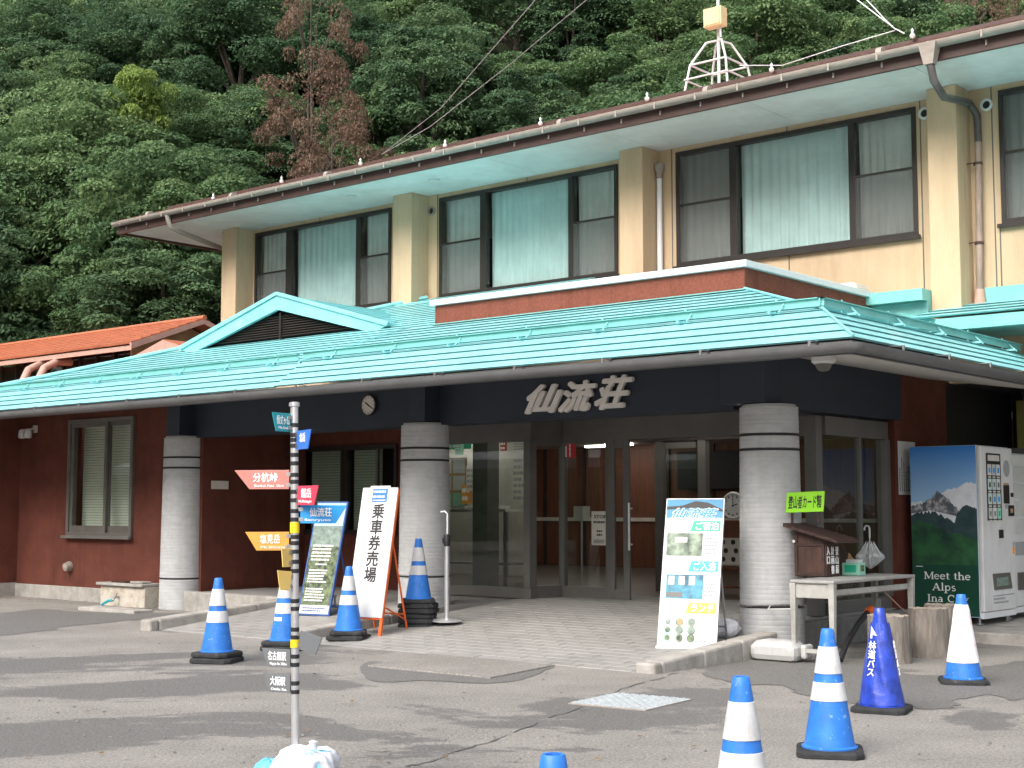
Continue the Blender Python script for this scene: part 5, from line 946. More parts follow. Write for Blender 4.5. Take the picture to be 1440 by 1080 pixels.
# ------------------------------------------------------------ stumps
def stump(label, px, py, R, h_, seed, base=0):
    p = atz(px, py)+Vector((-.0, .05, 0)); r = random.Random(seed); t = thing('tree_stump', label, 'stump', p, group='weathered wooden stumps before the vending machine'); n = 40; mb = MB(); ph = r.uniform(0, 6); sp = r.randrange(n); jit = [r.uniform(-.022, .016) for _ in range(n)]
    for i, (z, k) in enumerate(((0, 1.06), (.04, 1.03), (h_*.5, .98), (h_*.9, 1), (h_, .97))):
        for j in range(n): a = 2*PI*j/n; q = R*k*(1+.03*math.sin(3*a+ph)+.015*math.sin(13*a+ph)+r.uniform(-.004, .004)+jit[j])*(.88 if j == sp else 1)*(.9 if j == (sp+17) % n else 1); mb.v.append((p.x+q*math.cos(a), p.y+q*math.sin(a), z+(r.uniform(-.005, .008) if i == 4 else 0)))
    mb.f = [(i*n+j, i*n+(j+1) % n, (i+1)*n+(j+1) % n, (i+1)*n+j) for i in range(4) for j in range(n)]; new('bark', mb, 'bark', t, smooth=50)
    m2 = MB(); k0 = 4*n; m2.v = [mb.v[k0+j] for j in range(n)]+[(p.x, p.y, h_-.004)]; m2.f = [(j, (j+1) % n, n) for j in range(n)]; new('cut_face', m2, 'cut_wood', t)
stump('weathered wooden stump half hidden by the blue wrapped cone', 1246, 932, .19, .42, 1); stump('middle weathered stump with cracked sides before the vending machine', 1303, 924, .185, .45, 2); stump('weathered stump farthest back, partly behind the white-sleeved cone', 1322, 918, .16, .46, 5)
# ------------------------------------------------------------ vending machines
def vend(name, label, x0, x1, y0, y1, z0, z1, full):
    t = thing(name, label, 'vending machine', (x0, y0, z0-.06))
    new('cabinet', MB().box(x0, x1-.05, y0, y1, z0, z1), 'white_paint', t, bevel=.006); new('front_door', MB().box(x1-.048, x1, y0+.003, y1-.003, z0+.06, z1-.012), 'white_paint', t, bevel=.012); new('kick_panel', MB().box(x1-.048, x1-.005, y0+.003, y1-.003, z0-.01, z0+.055), 'white_metal', t)
    for x in (x0+.08, x1-.09):
        for y in (y0+.07, y1-.07): new('foot', MB().lathe([(.045, z0-.075-.0), (.045, z0-.065), (.016, z0-.062), (.016, z0-.001)], 12, (x, y, .0)), 'steel', t, smooth=40)
    return t
vx0, vx1, vy0, vy1, vz0, vz1 = -6.94, -6.12, 15.2, 16.12, .20, 2.08
t = vend('vending_machine', 'white vending machine whose side shows a mountain photo and Meet the Alps', vx0, vx1, vy0, vy1, vz0, vz1, True)
m = bpy.data.materials.new('print_sky'); m.use_nodes = True; N, L = m.node_tree.nodes, m.node_tree.links; tc = N.new('ShaderNodeTexCoord'); sx = N.new('ShaderNodeSeparateXYZ'); mr = N.new('ShaderNodeMapRange'); mr.inputs[1].default_value = 1.45; mr.inputs[2].default_value = 2.08; cr_ = N.new('ShaderNodeValToRGB'); cr_.color_ramp.elements[0].color = (.38, .62, .88, 1); cr_.color_ramp.elements[1].color = (.03, .22, .66, 1)
L.new(tc.outputs['Object'], sx.inputs[0]); L.new(sx.outputs[2], mr.inputs[0]); L.new(mr.outputs[0], cr_.inputs[0]); L.new(cr_.outputs[0], N['Principled BSDF'].inputs['Base Color']); N['Principled BSDF'].inputs['Roughness'].default_value = .35; MATS['print_sky'] = m
mat('print_cloud', (.82, .85, .90), .4, .08, 8, bump=0); mat('print_rock', (.05, .095, .10), .4, .3, 9, col2=(.012, .035, .045)); mat('print_snow', (.60, .58, .58), .4, .3, 17, col2=(.10, .12, .15), thr=(.48, .66)); mat('print_forest', (.035, .15, .05), .4, .4, 5, col2=(.006, .03, .026), thr=(.3, .7), stretch=(1, 1, 1)); mat('print_green', (.006, .06, .036), .4, .05)
VW, VH = vx1-.05-vx0, vz1-vz0
def vp(pts, m_, nm, lift): return new(nm, MB().prism([(vx0+a*VW, vy0-lift, vz0+b_*VH) for a, b_ in pts], (0, -.0006, 0)) if False else MB().add([(vx0+a*VW, vy0-lift, vz0+b_*VH) for a, b_ in pts], [tuple(range(len(pts)))]), m_, t)
new('side_print', MB().box(vx0+.004, vx1-.052, vy0-.004, vy0-.001, vz0+.004, vz1-.004), 'print_sky', t)
rr = random.Random(8)
def ridge(pts, n=8, j=.012):
    o_ = []
    for (a, b_), (c, d) in zip(pts, pts[1:]): o_ += [(a+(c-a)*i/n, b_+(d-b_)*i/n+rr.uniform(-j, j)) for i in range(n)]
    return o_+[pts[-1]]
E0_, E1_ = .006, .994
vp(ridge([(E0_, .665), (.12, .672), (.3, .665), (.45, .72), (.6, .745), (.72, .752), (.82, .775), (.9, .785), (E1_, .77)], 5, .006)+[(E1_, .55), (E0_, .55)], 'print_cloud', 'cloud_print', .005)
vp(ridge([(E0_, .64), (.1, .655), (.22, .665), (.33, .70), (.42, .735), (.5, .715), (.6, .675), (.7, .63), (.76, .605)], 5, .008)+[(.76, .58), (.3, .62), (E0_, .60)], 'print_snow', 'peak_print', .006)
vp(ridge([(.70, .60), (.78, .64), (.86, .655), (.93, .635), (E1_, .63)], 5, .006)+[(E1_, .45), (.6, .45)], 'print_rock', 'ridge_print', .0065)
vp(ridge([(E0_, .60), (.14, .605), (.28, .61), (.4, .60), (.55, .575), (.7, .545), (.85, .56), (E1_, .54)], 5, .012)+[(E1_, .2), (E0_, .2)], 'print_rock', 'slope_print', .007)
vp(ridge([(E0_, .53), (.14, .56), (.3, .54), (.42, .52), (.6, .48), (.8, .47), (E1_, .45)], 5, .012)+[(E1_, .2), (E0_, .2)], 'print_forest', 'forest_print', .0075)
vp([(E0_, .30), (E1_, .30), (E1_, .006), (E0_, .006)], 'print_green', 'green_print', .008)
def serif(parent, s_, m_, o, h_, w_):                              # slab-serif capitals and small letters drawn stroke by stroke
    S, T = .115, .05
    def ln(x0, y0, x1, y1, w0): return ('l', x0, y0, x1, y1, w0)
    def ar(cx, cy, rx, ry, a0, a1, w0=.09): return ('a', cx, cy, rx, ry, a0, a1, w0)
    def sf(x, y, l=.14): return ln(x-l, y+.02, x+l, y+.02, .05)
    G = {'M': (.90, [ln(.13, 0, .13, .72, .07), ln(.77, 0, .77, .72, S), ln(.15, .72, .45, .06, S), ln(.75, .72, .45, .06, T), sf(.13, 0, .11), sf(.77, 0, .12), sf(.1, .68, .08), sf(.8, .68, .09)]),
         'e': (.53, [ar(.26, .25, .20, .22, 12, 322), ln(.08, .27, .46, .27, T)]), 't': (.36, [ln(.16, .06, .16, .64, S), ln(.02, .47, .33, .47, .055), ar(.26, .10, .09, .08, 190, 330, .06)]),
         'h': (.62, [ln(.14, 0, .14, .76, S), ar(.31, .30, .16, .17, 0, 150, .085), ln(.47, 0, .47, .32, S), sf(.14, 0, .13), sf(.47, 0, .13), sf(.11, .72, .07)]), 'n': (.62, [ln(.14, 0, .14, .48, S), ar(.31, .30, .16, .17, 0, 150, .085), ln(.47, 0, .47, .32, S), sf(.14, 0, .13), sf(.47, 0, .13), sf(.11, .44, .07)]),
         'A': (.76, [ln(.10, 0, .37, .72, T), ln(.37, .72, .64, 0, S), ln(.2, .24, .54, .24, T), sf(.10, 0, .10), sf(.65, 0, .13)]), 'l': (.30, [ln(.15, 0, .15, .76, S), sf(.15, 0), sf(.11, .72, .07)]),
         'p': (.60, [ln(.14, -.22, .14, .48, S), ar(.31, .25, .19, .22, -160, 150), sf(.14, -.24), sf(.11, .44, .07)]), 's': (.44, [ar(.22, .355, .13, .11, 30, 268, .075), ar(.22, .12, .145, .115, -155, 90, .085)]),
         'I': (.36, [ln(.18, 0, .18, .72, S), sf(.18, 0), sf(.18, .68)]), 'a': (.54, [ar(.22, .14, .14, .12, 0, 360, .08), ln(.38, .02, .38, .34, S), ar(.24, .33, .14, .13, 0, 150, .075), sf(.42, 0, .08)]),
         'C': (.72, [ar(.38, .36, .29, .33, 48, 312, .11), ln(.6, .48, .6, .70, T)]), 'i': (.30, [ln(.15, 0, .15, .48, S), sf(.15, 0), sf(.11, .44, .07), ln(.15, .58, .15, .70, S)]), 'y': (.56, [ln(.08, .48, .29, .02, S), ln(.49, .48, .2, -.2, T), sf(.09, .44, .1), sf(.48, .44, .09)])}
    mb = MB(); x = 0; o = Vector(o)
    adv = sum(G[c][0] if c != ' ' else .34 for c in s_); k = w_/adv; o = o-X3*w_/2; lift = 0
    for c in s_:
        if c == ' ': x += .34; continue
        for st in G[c][1]:
            lift += 1; dy = -.00003*(lift % 9)
            if st[0] == 'l': pts = [(st[1], st[2]), (st[3], st[4])]; wd = st[5]
            else: pts = [(st[1]+st[3]*math.cos(math.radians(st[5]+(st[6]-st[5])*i/14)), st[2]+st[4]*math.sin(math.radians(st[5]+(st[6]-st[5])*i/14))) for i in range(15)]; wd = st[7]
            for i, ((ax_, ay), (bx, by)) in enumerate(zip(pts, pts[1:])):
                d = Vector((bx-ax_, 0, by-ay)).normalized(); n_ = Vector((-d.z, 0, d.x))*wd/2; p, q = Vector((ax_+x, 0, ay)), Vector((bx+x, 0, by)); f = lambda r: o+Vector((r.x*k, dy, r.z*h_)); mb.quad(f(p-n_), f(q-n_), f(q+n_), f(p+n_))
        x += G[c][0]
    return tag(new('lettering', mb, m_, parent), kind='stuff')
for s, a, z, w_ in (('Meet the', .53, .215, .70), ('Alps', .48, .150, .36), ('Ina City', .53, .083, .62)): serif(t, s, 'ink_white', (vx0+a*VW, vy0-.009, vz0+z*VH), .112, w_*VW)
new('small_print', scrib(MB(), (vx0+.05, vy0-.009, vz0+.283*VH), X3, Z3, .09, .02, 1, 1, .001), 'ink_white', t)
fx_ = vx1+.001; D = vy1-vy0
Fq = lambda a0, a1, b0, b1, m_, nm, l=.006: new(nm, MB().box(fx_, fx_+l, vy0+a0*D, vy0+a1*D, vz0+b0*VH, vz0+b1*VH), m_, t, bevel=.0015 if l > .004 else 0)
Fq(.16, .60, .56, .955, 'black', 'display_panel', .006); Fq(.20, .56, .91, .945, 'off_white', 'display_header', .008)
for r in range(4):
    for c in range(3):
        b0 = .825-r*.085
        Fq(.185+c*.135, .295+c*.135, b0, b0+.065, random.choice(['mint', 'off_white', 'curtain_teal', 'curtain_grey', 'cardboard', 'white_paint']), 'sample_pack', .009); Fq(.21+c*.135, .27+c*.135, b0+.015, b0+.045, random.choice(['paint_sky', 'photo_forest', 'paint_grey', 'paint_sign_green', 'photo_room']), 'pack_print', .0095); Fq(.20+c*.135, .28+c*.135, b0-.015, b0-.006, 'off_white', 'select_button', .01)
new('emblem', MB().lathe([(.095, 0), (.095, .001), (.088, .001), (.088, .0005)], 30, (fx_, vy0+.80*D, vz0+.87*VH), X3), 'ink_grey', t); new('emblem_print', scrib(MB(), (fx_, vy0+.72*D, vz0+.845*VH), Y3, Vector((0, -.25, 1)), .12, .09, 3, 1, .001), 'ink_grey', t)
Fq(.68, .86, .66, .77, 'frame_brown', 'touch_panel', .006); Fq(.69, .85, .772, .782, 'cardboard', 'panel_label', .006); Fq(.91, .99, .70, .725, 'black', 'card_reader', .008); Fq(.82, .985, .585, .65, 'black', 'bill_slot', .012); Fq(.86, .94, .605, .63, 'cardboard', 'bill_lamp', .014); Fq(.72, .79, .63, .655, 'ink_grey', 'button_strip', .007)
Fq(.50, .63, .455, .505, 'black', 'coin_return', .008); Fq(.92, .985, .36, .40, 'paint_orange', 'orange_label', .004); Fq(.93, .98, .402, .43, 'ink_grey', 'label_print', .003)
new('delivery_flap', MB().hexa([(fx_, vy0+.30*D, vz0+.155*VH), (fx_, vy0+.86*D, vz0+.155*VH), (fx_, vy0+.80*D, vz0+.25*VH), (fx_, vy0+.26*D, vz0+.25*VH)], [(fx_+.01, vy0+.30*D, vz0+.155*VH), (fx_+.01, vy0+.86*D, vz0+.155*VH), (fx_+.01, vy0+.80*D, vz0+.25*VH), (fx_+.01, vy0+.26*D, vz0+.25*VH)]), 'frame_bronze', t, bevel=.003); Fq(.36, .74, .175, .225, 'photo_grey', 'flap_window', .012)
Fq(.25, .93, .118, .124, 'ink_grey', 'seam', .003); new('vent_slot', scrib(MB(), (fx_, vy0+.27*D, vz0+.07*VH), Y3, Z3, .46, .08, 2, 1, .002), 'ink_grey', t)
t = vend('vending_machine', 'second white vending machine at the right edge, behind the mountain one', -7.0, -6.2, 16.24, 17.1, .20, 2.03, False)
for i in range(4): new('display_panel', MB().box(-6.199, -6.19, 16.34, 17.0, 1.1+i*.2, 1.27+i*.2), 'curtain_grey', t)
new('delivery_flap', MB().box(-6.199, -6.188, 16.38, 16.95, .45, .65), 'frame_bronze', t); new('coin_panel', MB().box(-6.199, -6.192, 16.34, 17.0, .85, 1.0), 'ink_grey', t)

# ------------------------------------------------------------ grit and fallen leaves
rr = random.Random(77); mb = MB()
for i in range(260):
    p = atz(rr.uniform(-40, 1480), rr.uniform(905, 1100)); a = rr.uniform(0, 6.3); r = rr.uniform(.005, .014)
    if ramp_z(p.x, p.y) > 0 or p.y > 9.8: continue
    mb.lathe([(r, .002), (r*.8, r*.7), (0, r*.9)], 5, (p.x, p.y, .003))
tag(new('grit', mb, 'concrete_dark'), 'scattered small grit on the asphalt', 'grit', kind='stuff')
mat('dry_leaf', (.22, .13, .05), .8, .3, 30); mb = MB()
for i in range(90):
    if i % 2: p = atz(rr.uniform(-40, 1480), rr.uniform(900, 1100))
    else: p = Vector((rr.uniform(-21, -16), rr.uniform(11.6, 12.3), 0))
    if ramp_z(p.x, p.y) > 0 or (p.y > 9.8 and i % 2): continue
    a = rr.uniform(0, 6.3); u = Vector((math.cos(a), math.sin(a), rr.uniform(-.2, .2)))*rr.uniform(.018, .035); v = Vector((-math.sin(a), math.cos(a), rr.uniform(-.3, .3)))*.014; c = Vector((p.x, p.y, .016)); mb.add([c-u, c+v, c+u, c-v], [(0, 1, 2, 3)])
tag(new('fallen_leaves', mb, 'dry_leaf'), 'a few dry fallen leaves on the asphalt', 'leaves', kind='stuff')
# ------------------------------------------------------------ mast and wires on the roof
b0 = aty(1011, 100, 17.4); mx = b0.x; MY = 17.4; rz_ = lambda y: rz+(y-ry)*(.76/(20-ry))
t = thing('siren_mast', 'white steel mast on the roof ridge carrying a yellow box', 'mast', (mx, MY, rz_(MY)))
zc = aty(1011, 59, MY).z; zr0 = aty(1011, 93, MY).z; zb0 = rz_(MY)-.05
new('pole', MB().tube([(mx, MY, zb0), (mx, MY, zc+2.6)], .023, 10), 'white_paint', t, smooth=50)
for sx_, sy_ in ((-1, -1), (1, -1), (1, 1), (-1, 1)):
    f = lambda s, z: Vector((mx+sx_*s, MY+sy_*s, z)); new('leg', MB().tube([f(.40, zb0), f(.30, zr0), f(.13, zc-.02), f(.02, zc+.02)], .017, 8), 'white_paint', t, smooth=40)
for k in range(4):
    cs = [(-1, -1), (1, -1), (1, 1), (-1, 1)]; a, b_ = cs[k], cs[(k+1) % 4]; new('ring_bar', MB().tube([(mx+a[0]*.30, MY+a[1]*.30, zr0), (mx+b_[0]*.30, MY+b_[1]*.30, zr0)], .015, 8), 'white_paint', t)
    new('ring_bar', MB().tube([(mx+a[0]*.36, MY+a[1]*.36, zr0-.22), (mx+b_[0]*.36, MY+b_[1]*.36, zr0-.22)], .013, 8), 'white_paint', t)
mat('box_yellow', (.74, .58, .30), .5, .08, 5)
z0, z1 = aty(1014, 33, MY-.2).z, aty(1014, 7, MY-.2).z; new('siren_box', MB().box(mx-.13, mx+.17, MY-.20, MY-.03, z0, z1), 'box_yellow', t, bevel=.006); new('box_door', MB().box(mx-.11, mx+.15, MY-.212, MY-.201, z0+.02, z1-.02), 'box_yellow', t, bevel=.003); new('conduit', MB().tube([(mx+.1, MY-.1, z0), (mx+.1, MY-.1, z0-.16)], .014, 6), 'white_paint', t)
def wire(label, pts, r=.006, m='steel'): return tag(new('roof_wire', MB().tube(pts, r, 6), m, smooth=60), label, 'wire', 'wires tied to the roof of the inn')
ws = aty(537, 217, 15.75)
wire('upper of the two slanting wires rising from the roof', [ws, aty(620, 152, 15.8), aty(750, 3, 15.9), aty(790, -50, 16)]); wire('lower of the two slanting wires rising from the roof', [ws, aty(605, 178, 15.8), aty(720, 88, 15.8), aty(828, -3, 15.9), aty(880, -45, 16)])
w2 = aty(1272, 47, 15.72); wire('left of the two pale wires tied down by the right rain hopper', [w2, aty(1258, 40, 15.8), aty(1203, -2, 16), aty(1160, -40, 16)], .007, 'white_metal'); wire('right of the two pale wires tied down by the right rain hopper', [aty(1259, 41, 15.8), aty(1247, 30, 15.8), aty(1219, 0, 16), aty(1190, -40, 16)], .007, 'white_metal')
wire('loose pale wire running along the roof from the mast to the right', [aty(1040, 92, 17), aty(1100, 92, 16.2), aty(1180, 66, 15.9), aty(1258, 43, 15.8)], .006, 'white_metal')
# ------------------------------------------------------------ orange-roofed neighbour behind the left end
OY = 18.6; t = thing('bath_house', 'low neighbouring building with orange roofs and a row of dark clerestory windows', 'building', (-27, OY, 0))
rg = aty(278, 449, OY+2.0); e1 = aty(201, 479, OY); x1 = rg.x; xe = -36; er = 2*(rg.z-e1.z)
def slab(nm, P, th, m): P = [Vector(p) for p in P]; n = (P[1]-P[0]).cross(P[3]-P[0]).normalized()*th; n = n if n.z > 0 else -n; return new(nm, MB().hexa([p-n for p in P], P), m, t)
for k in range(8):
    f0, f1 = k/8, (k+1)/8; y0 = OY-.0+f0*2.0; y1 = OY+f1*2.0; za, zb = e1.z+(rg.z-e1.z)*f0, e1.z+(rg.z-e1.z)*f1
    slab('roof_course', [(xe, y0, za+.03), (x1+.25, y0, za+.03), (x1+.25, y1, zb+.005), (xe, y1, zb+.005)], .06, 'orange_roof')
slab('rear_roof', [(xe, OY+2.0, rg.z), (x1+.25, OY+2.0, rg.z), (x1+.25, OY+4.2, e1.z-.05), (xe, OY+4.2, e1.z-.05)], .06, 'orange_roof')
new('ridge_cap', MB().tube([(xe, OY+2.0, rg.z+.02), (x1+.27, OY+2.0, rg.z+.02)], .06, 8), 'orange_roof', t)
new('eave_trim', MB().box(xe, x1+.2, OY+.05, OY+.1, e1.z-.16, e1.z-.055), 'salmon_trim', t)
new('verge_trim', MB().prism([(x1+.2, OY, e1.z-.15), (x1+.2, OY+2.0, rg.z-.13), (x1+.2, OY+4.2, e1.z-.17), (x1+.2, OY+4.2, e1.z-.05), (x1+.2, OY+2.0, rg.z-.02), (x1+.2, OY, e1.z-.01)], (.06, 0, 0)), 'salmon_trim', t)
new('gable_wall', MB().prism([(x1-.5, OY+.5, 0), (x1-.5, OY+3.8, 0), (x1-.5, OY+3.8, e1.z-.1), (x1-.5, OY+2.0, rg.z-.12), (x1-.5, OY+.5, e1.z-.02)], (.1, 0, 0)), 'yellow_stucco', t)
wz1, wz0 = e1.z-.1, e1.z-.85
new('clerestory_wall', MB().box(xe, x1-.501, OY+.6, OY+.7, 0, wz0), 'yellow_stucco', t); new('clerestory_back', MB().box(xe, x1-.51, OY+.75, OY+.8, wz0, wz1), 'dark_room', t)
xw = aty(188, 500, OY+.6).x; i = 0
while xw-.7*i > xe+1: x = xw-.7*i; wd = new('window', MB().box(x-.05, x, OY+.55, OY+.62, wz0, wz1).box(x-.7, x-.05, OY+.56, OY+.62, wz0, wz0+.05), 'frame_brown', t); new('pane', MB().box(x-.7, x-.05, OY+.6, OY+.606, wz0+.05, wz1), 'door_glass', wd); i += 1
new('corner_wall', MB().box(xw+.01, x1-.51, OY+.55, OY+.65, wz0, e1.z-.05), 'yellow_stucco', t)
slab('pent_roof', [(xe, OY-1.9, wz0-.75), (xw+.5, OY-1.9, wz0-.75), (xw+.5, OY+.55, wz0), (xe, OY+.55, wz0)], .06, 'orange_roof')
for k, px in enumerate((68, 90)):
    c = aty(px, 500, OY+.3); new('vent_duct', MB().tube([(c.x, OY+.5, wz1-.1), (c.x, OY+.1, wz1-.12), (c.x+.05, OY-.25, wz1-.3), (c.x+.2, OY-.55, wz0+.0)], .09, 10), 'salmon_trim', t, smooth=50)
GYF = OY-1.0; ap = aty(230, 477, GYF); lf = aty(189, 500, GYF); hw_ = ap.x-lf.x
for s in (-1, 1):
    P = [(ap.x, GYF, ap.z), (ap.x, GYF+2.2, ap.z), (ap.x+s*hw_, GYF+2.2, lf.z), (ap.x+s*hw_, GYF, lf.z)]; slab('porch_roof', P if s < 0 else P[::-1], .05, 'orange_roof')
    new('porch_bargeboard', MB().prism([(ap.x, GYF-.03, ap.z-.02), (ap.x+s*hw_, GYF-.03, lf.z-.02), (ap.x+s*hw_*.85, GYF-.03, lf.z-.12), (ap.x, GYF-.03, ap.z-.22)], (0, .05, 0)), 'salmon_trim', t)
new('porch_gable', MB().prism([(ap.x-hw_*.8, GYF+.1, lf.z-.1), (ap.x+hw_*.8, GYF+.1, lf.z-.1), (ap.x, GYF+.1, ap.z-.15)], (0, .05, 0)), 'wood_box_dark', t)
# ------------------------------------------------------------ wooded hill
HD0, HSL = 32.5, .77
def hz(D, a):
    D0 = HD0+max(0, -a-6)*.45
    return max(0, D-D0)*HSL+.8*math.sin(a*.21+D*.13)*min(1, max(0, D-HD0)/5)
F2 = Vector((FWD.x, FWD.y, 0)).normalized(); R2 = Vector((RGT.x, RGT.y, 0))
mb = MB(); nd, na = 26, 30
for i in range(nd):
    D = HD0-1+i*3.2
    for j in range(na): a = -75+j*150/(na-1); p = F2*D+R2*a; mb.v.append((p.x, p.y, hz(D, a)-.06+random.uniform(-.15, .15)*(i > 0)))
mb.f = [(i*na+j, i*na+j+1, (i+1)*na+j+1, (i+1)*na+j) for i in range(nd-1) for j in range(na-1)]
tag(new('hill', mb, 'soil', smooth=80), kind='structure')
def crown_mesh(seed, R, Hh, npuff, nleaf, size, z0, pr=(.17, .34), flat=.52):
    g = np.random.default_rng(seed); n0 = npuff
    d = g.normal(size=(n0, 3)); d /= np.linalg.norm(d, axis=1)[:, None]; d[:, 2] = np.where(d[:, 2] < -.35, -d[:, 2], d[:, 2])
    rad = g.uniform(.55, 1.0, n0)[:, None]; lobe = 1+.25*np.sin(3*np.arctan2(d[:, 1], d[:, 0])+seed)[:, None]*(1-np.abs(d[:, 2:3]))
    pc = d*rad*lobe*np.array([R, R, Hh]); pcr = g.uniform(*pr, n0)*R
    k = g.integers(0, n0, nleaf); e = g.normal(size=(nleaf, 3)); e /= np.linalg.norm(e, axis=1)[:, None]; e[:, 2] = np.abs(e[:, 2])*np.where(g.random(nleaf) < .8, 1, -1)
    rr = g.uniform(.55, 1., nleaf)[:, None]**.5
    c = pc[k]+e*rr*pcr[k][:, None]*np.array([1, 1, flat]); c[:, 2] += z0
    nrm = e*.6+np.array([0, 0, .75])+g.normal(size=(nleaf, 3))*.5; nrm /= np.linalg.norm(nrm, axis=1)[:, None]
    tdir = e*np.array([1, 1, -.2])+g.normal(size=(nleaf, 3))*.6; tdir -= nrm*(tdir*nrm).sum(1)[:, None]; tdir /= np.linalg.norm(tdir, axis=1)[:, None]+1e-9; b = np.cross(nrm, tdir)
    s = size*g.uniform(.6, 1.25, nleaf)[:, None]
    V = np.stack([c-tdir*s, c+b*s*.5-nrm*s*.1, c+tdir*s, c-b*s*.5-nrm*s*.1], 1).reshape(-1, 3)
    me = bpy.data.meshes.new('crown'); me.vertices.add(len(V)); me.vertices.foreach_set('co', V.astype(np.float32).ravel()); me.loops.add(nleaf*4); me.loops.foreach_set('vertex_index', np.arange(nleaf*4, dtype=np.int32)); me.polygons.add(nleaf); me.polygons.foreach_set('loop_start', np.arange(0, nleaf*4, 4, dtype=np.int32)); me.update(calc_edges=True)
    at = me.attributes.new('tone', 'FLOAT', 'POINT'); at.data.foreach_set('value', np.repeat(g.random(n0)[k], 4).astype(np.float32))
    return me, pc
def trunk_mb(Hh, z0, pc, seed):
    r = random.Random(seed); mb = MB().tube([(0, 0, -.5), (r.uniform(-.1, .1), r.uniform(-.1, .1), z0*.5), (r.uniform(-.2, .2), r.uniform(-.2, .2), z0), (r.uniform(-.2, .2), r.uniform(-.2, .2), z0+Hh*.6)], [.17, .13, .10, .03], 7)
    for i in r.sample(range(len(pc)), min(7, len(pc))): p = pc[i]; mb.tube([(0, 0, z0*.75), (p[0]*.5, p[1]*.5, z0+p[2]*.35), (p[0]*.95, p[1]*.95, z0+p[2]*.9)], [.07, .045, .015], 5)
    return mb
PROTO = []
for i, (R, Hh, npf, nl, sz, z0, m) in enumerate(((2.3, 2.9, 80, 30000, .062, 1.9, 'leaf_green'), (2.6, 3.1, 95, 34000, .066, 2.1, 'leaf_green'), (2.0, 3.2, 74, 28000, .062, 2.1, 'leaf_deep'), (2.4, 2.7, 80, 30000, .066, 1.8, 'leaf_green'), (2.7, 3.2, 100, 36000, .068, 2.2, 'leaf_deep'), (1.7, 2.1, 56, 20000, .058, 1.4, 'leaf_green'))):
    me, pc = crown_mesh(11+i, R, Hh, npf, nl, sz, z0); me.materials.append(MATS[m])
    tr = MB.__new__(MB); tb = trunk_mb(Hh, z0, pc, i); tm = bpy.data.meshes.new('trunk'); tm.from_pydata(tb.v, [], tb.f); tm.update(); tm.materials.append(MATS['trunk']); PROTO.append((me, tm, R))
dead, pcd = crown_mesh(40, 2.2, 2.2, 34, 5200, .055, 3.6, pr=(.13, .27), flat=.55); dead.materials.append(MATS['leaf_dead']); tb = trunk_mb(2.3, 3.6, pcd, 77); tb.v = [(x*(.6 if abs(x) < .4 else 1), y*(.6 if abs(y) < .4 else 1), z) for x, y, z in tb.v]; deadt = bpy.data.meshes.new('trunk'); deadt.from_pydata(tb.v, [], tb.f); deadt.materials.append(MATS['trunk'])
lime, pcl = crown_mesh(41, 1.6, 1.3, 40, 15000, .06, 4.0); lime.materials.append(MATS['leaf_lime']); tb = trunk_mb(1.3, 4.0, pcl, 5); limet = bpy.data.meshes.new('trunk'); limet.from_pydata(tb.v, [], tb.f); limet.materials.append(MATS['trunk'])
def tree(p, rz, s, me, tm, label, group=None, name='broadleaf_tree'):
    o = bpy.data.objects.new(name, None); COL.objects.link(o); o.matrix_basis = Matrix.Translation(p) @ Matrix.Rotation(rz, 4, 'Z') @ Matrix.Diagonal((s[0], s[0], s[1], 1)); tag(o, label, 'tree', group)
    for nm, d in (('crown', me), ('trunk', tm)): c = bpy.data.objects.new(nm, d); COL.objects.link(c); c.parent = o
    return o
def attree(px, py, D, zc):                                       # foot of a tree whose crown centre is seen at (px, py) at depth D
    r = ray(px, py); p = EYE+r*D; return Vector((p.x, p.y, 0))
RT = random.Random(21)
LABS = ['mid green broadleaf tree in the dense forest on the hillside']*2+['deep green narrow tree in the dense forest on the hillside', 'mid green broadleaf tree in the dense forest on the hillside', 'deep green wide tree in the dense forest on the hillside', 'small mid green tree between larger ones in the hillside forest']
GROUPS = ['mid green trees of the hillside forest']*2+['deep green narrow trees of the hillside forest', 'mid green trees of the hillside forest', 'deep green wide trees of the hillside forest', 'small trees of the hillside forest']
spots = []
row = 0; D = HD0-.5
while D < 74:
    half = D*.40+4; a = -half+RT.uniform(0, 2)
    while a < half:
        dd = D+RT.uniform(-1., 1.); aa = a+RT.uniform(-.7, .7); spots.append((dd, aa)); a += RT.uniform(2.5, 3.4)*(1 if D < 52 else 1.25)
    D += 2.5
D = 74
while D < 90:
    a = -D*.41
    while a < -D*.14: spots.append((D+RT.uniform(-1, 1), a)); a += 4.0
    D += 3.2
for i in range(26): spots.append((RT.uniform(37, 47), RT.uniform(-21, -9)))
SPECIAL = [((437, 160), 43.5, 'dead', (.95, .95)), ((470, 215), 41.0, 'dead', (.72, .62)), ((440, 12), 50.5, 'dead', (.72, .66)), ((194, 152), 48.0, 'lime', (.8, .8)), ((1365, -8), 52, 'dead', (.5, .5)), ((1435, 8), 51, 'dead', (.4, .4))]
sp = []
for (px, py), D, kind, s in SPECIAL:
    p = EYE+ray(px, py)*D; zc = 4.4; sp.append((p, kind, (s[0], max(.4, (p.z-hz(p.dot(F2), p.dot(R2))+.15)/zc)), zc))
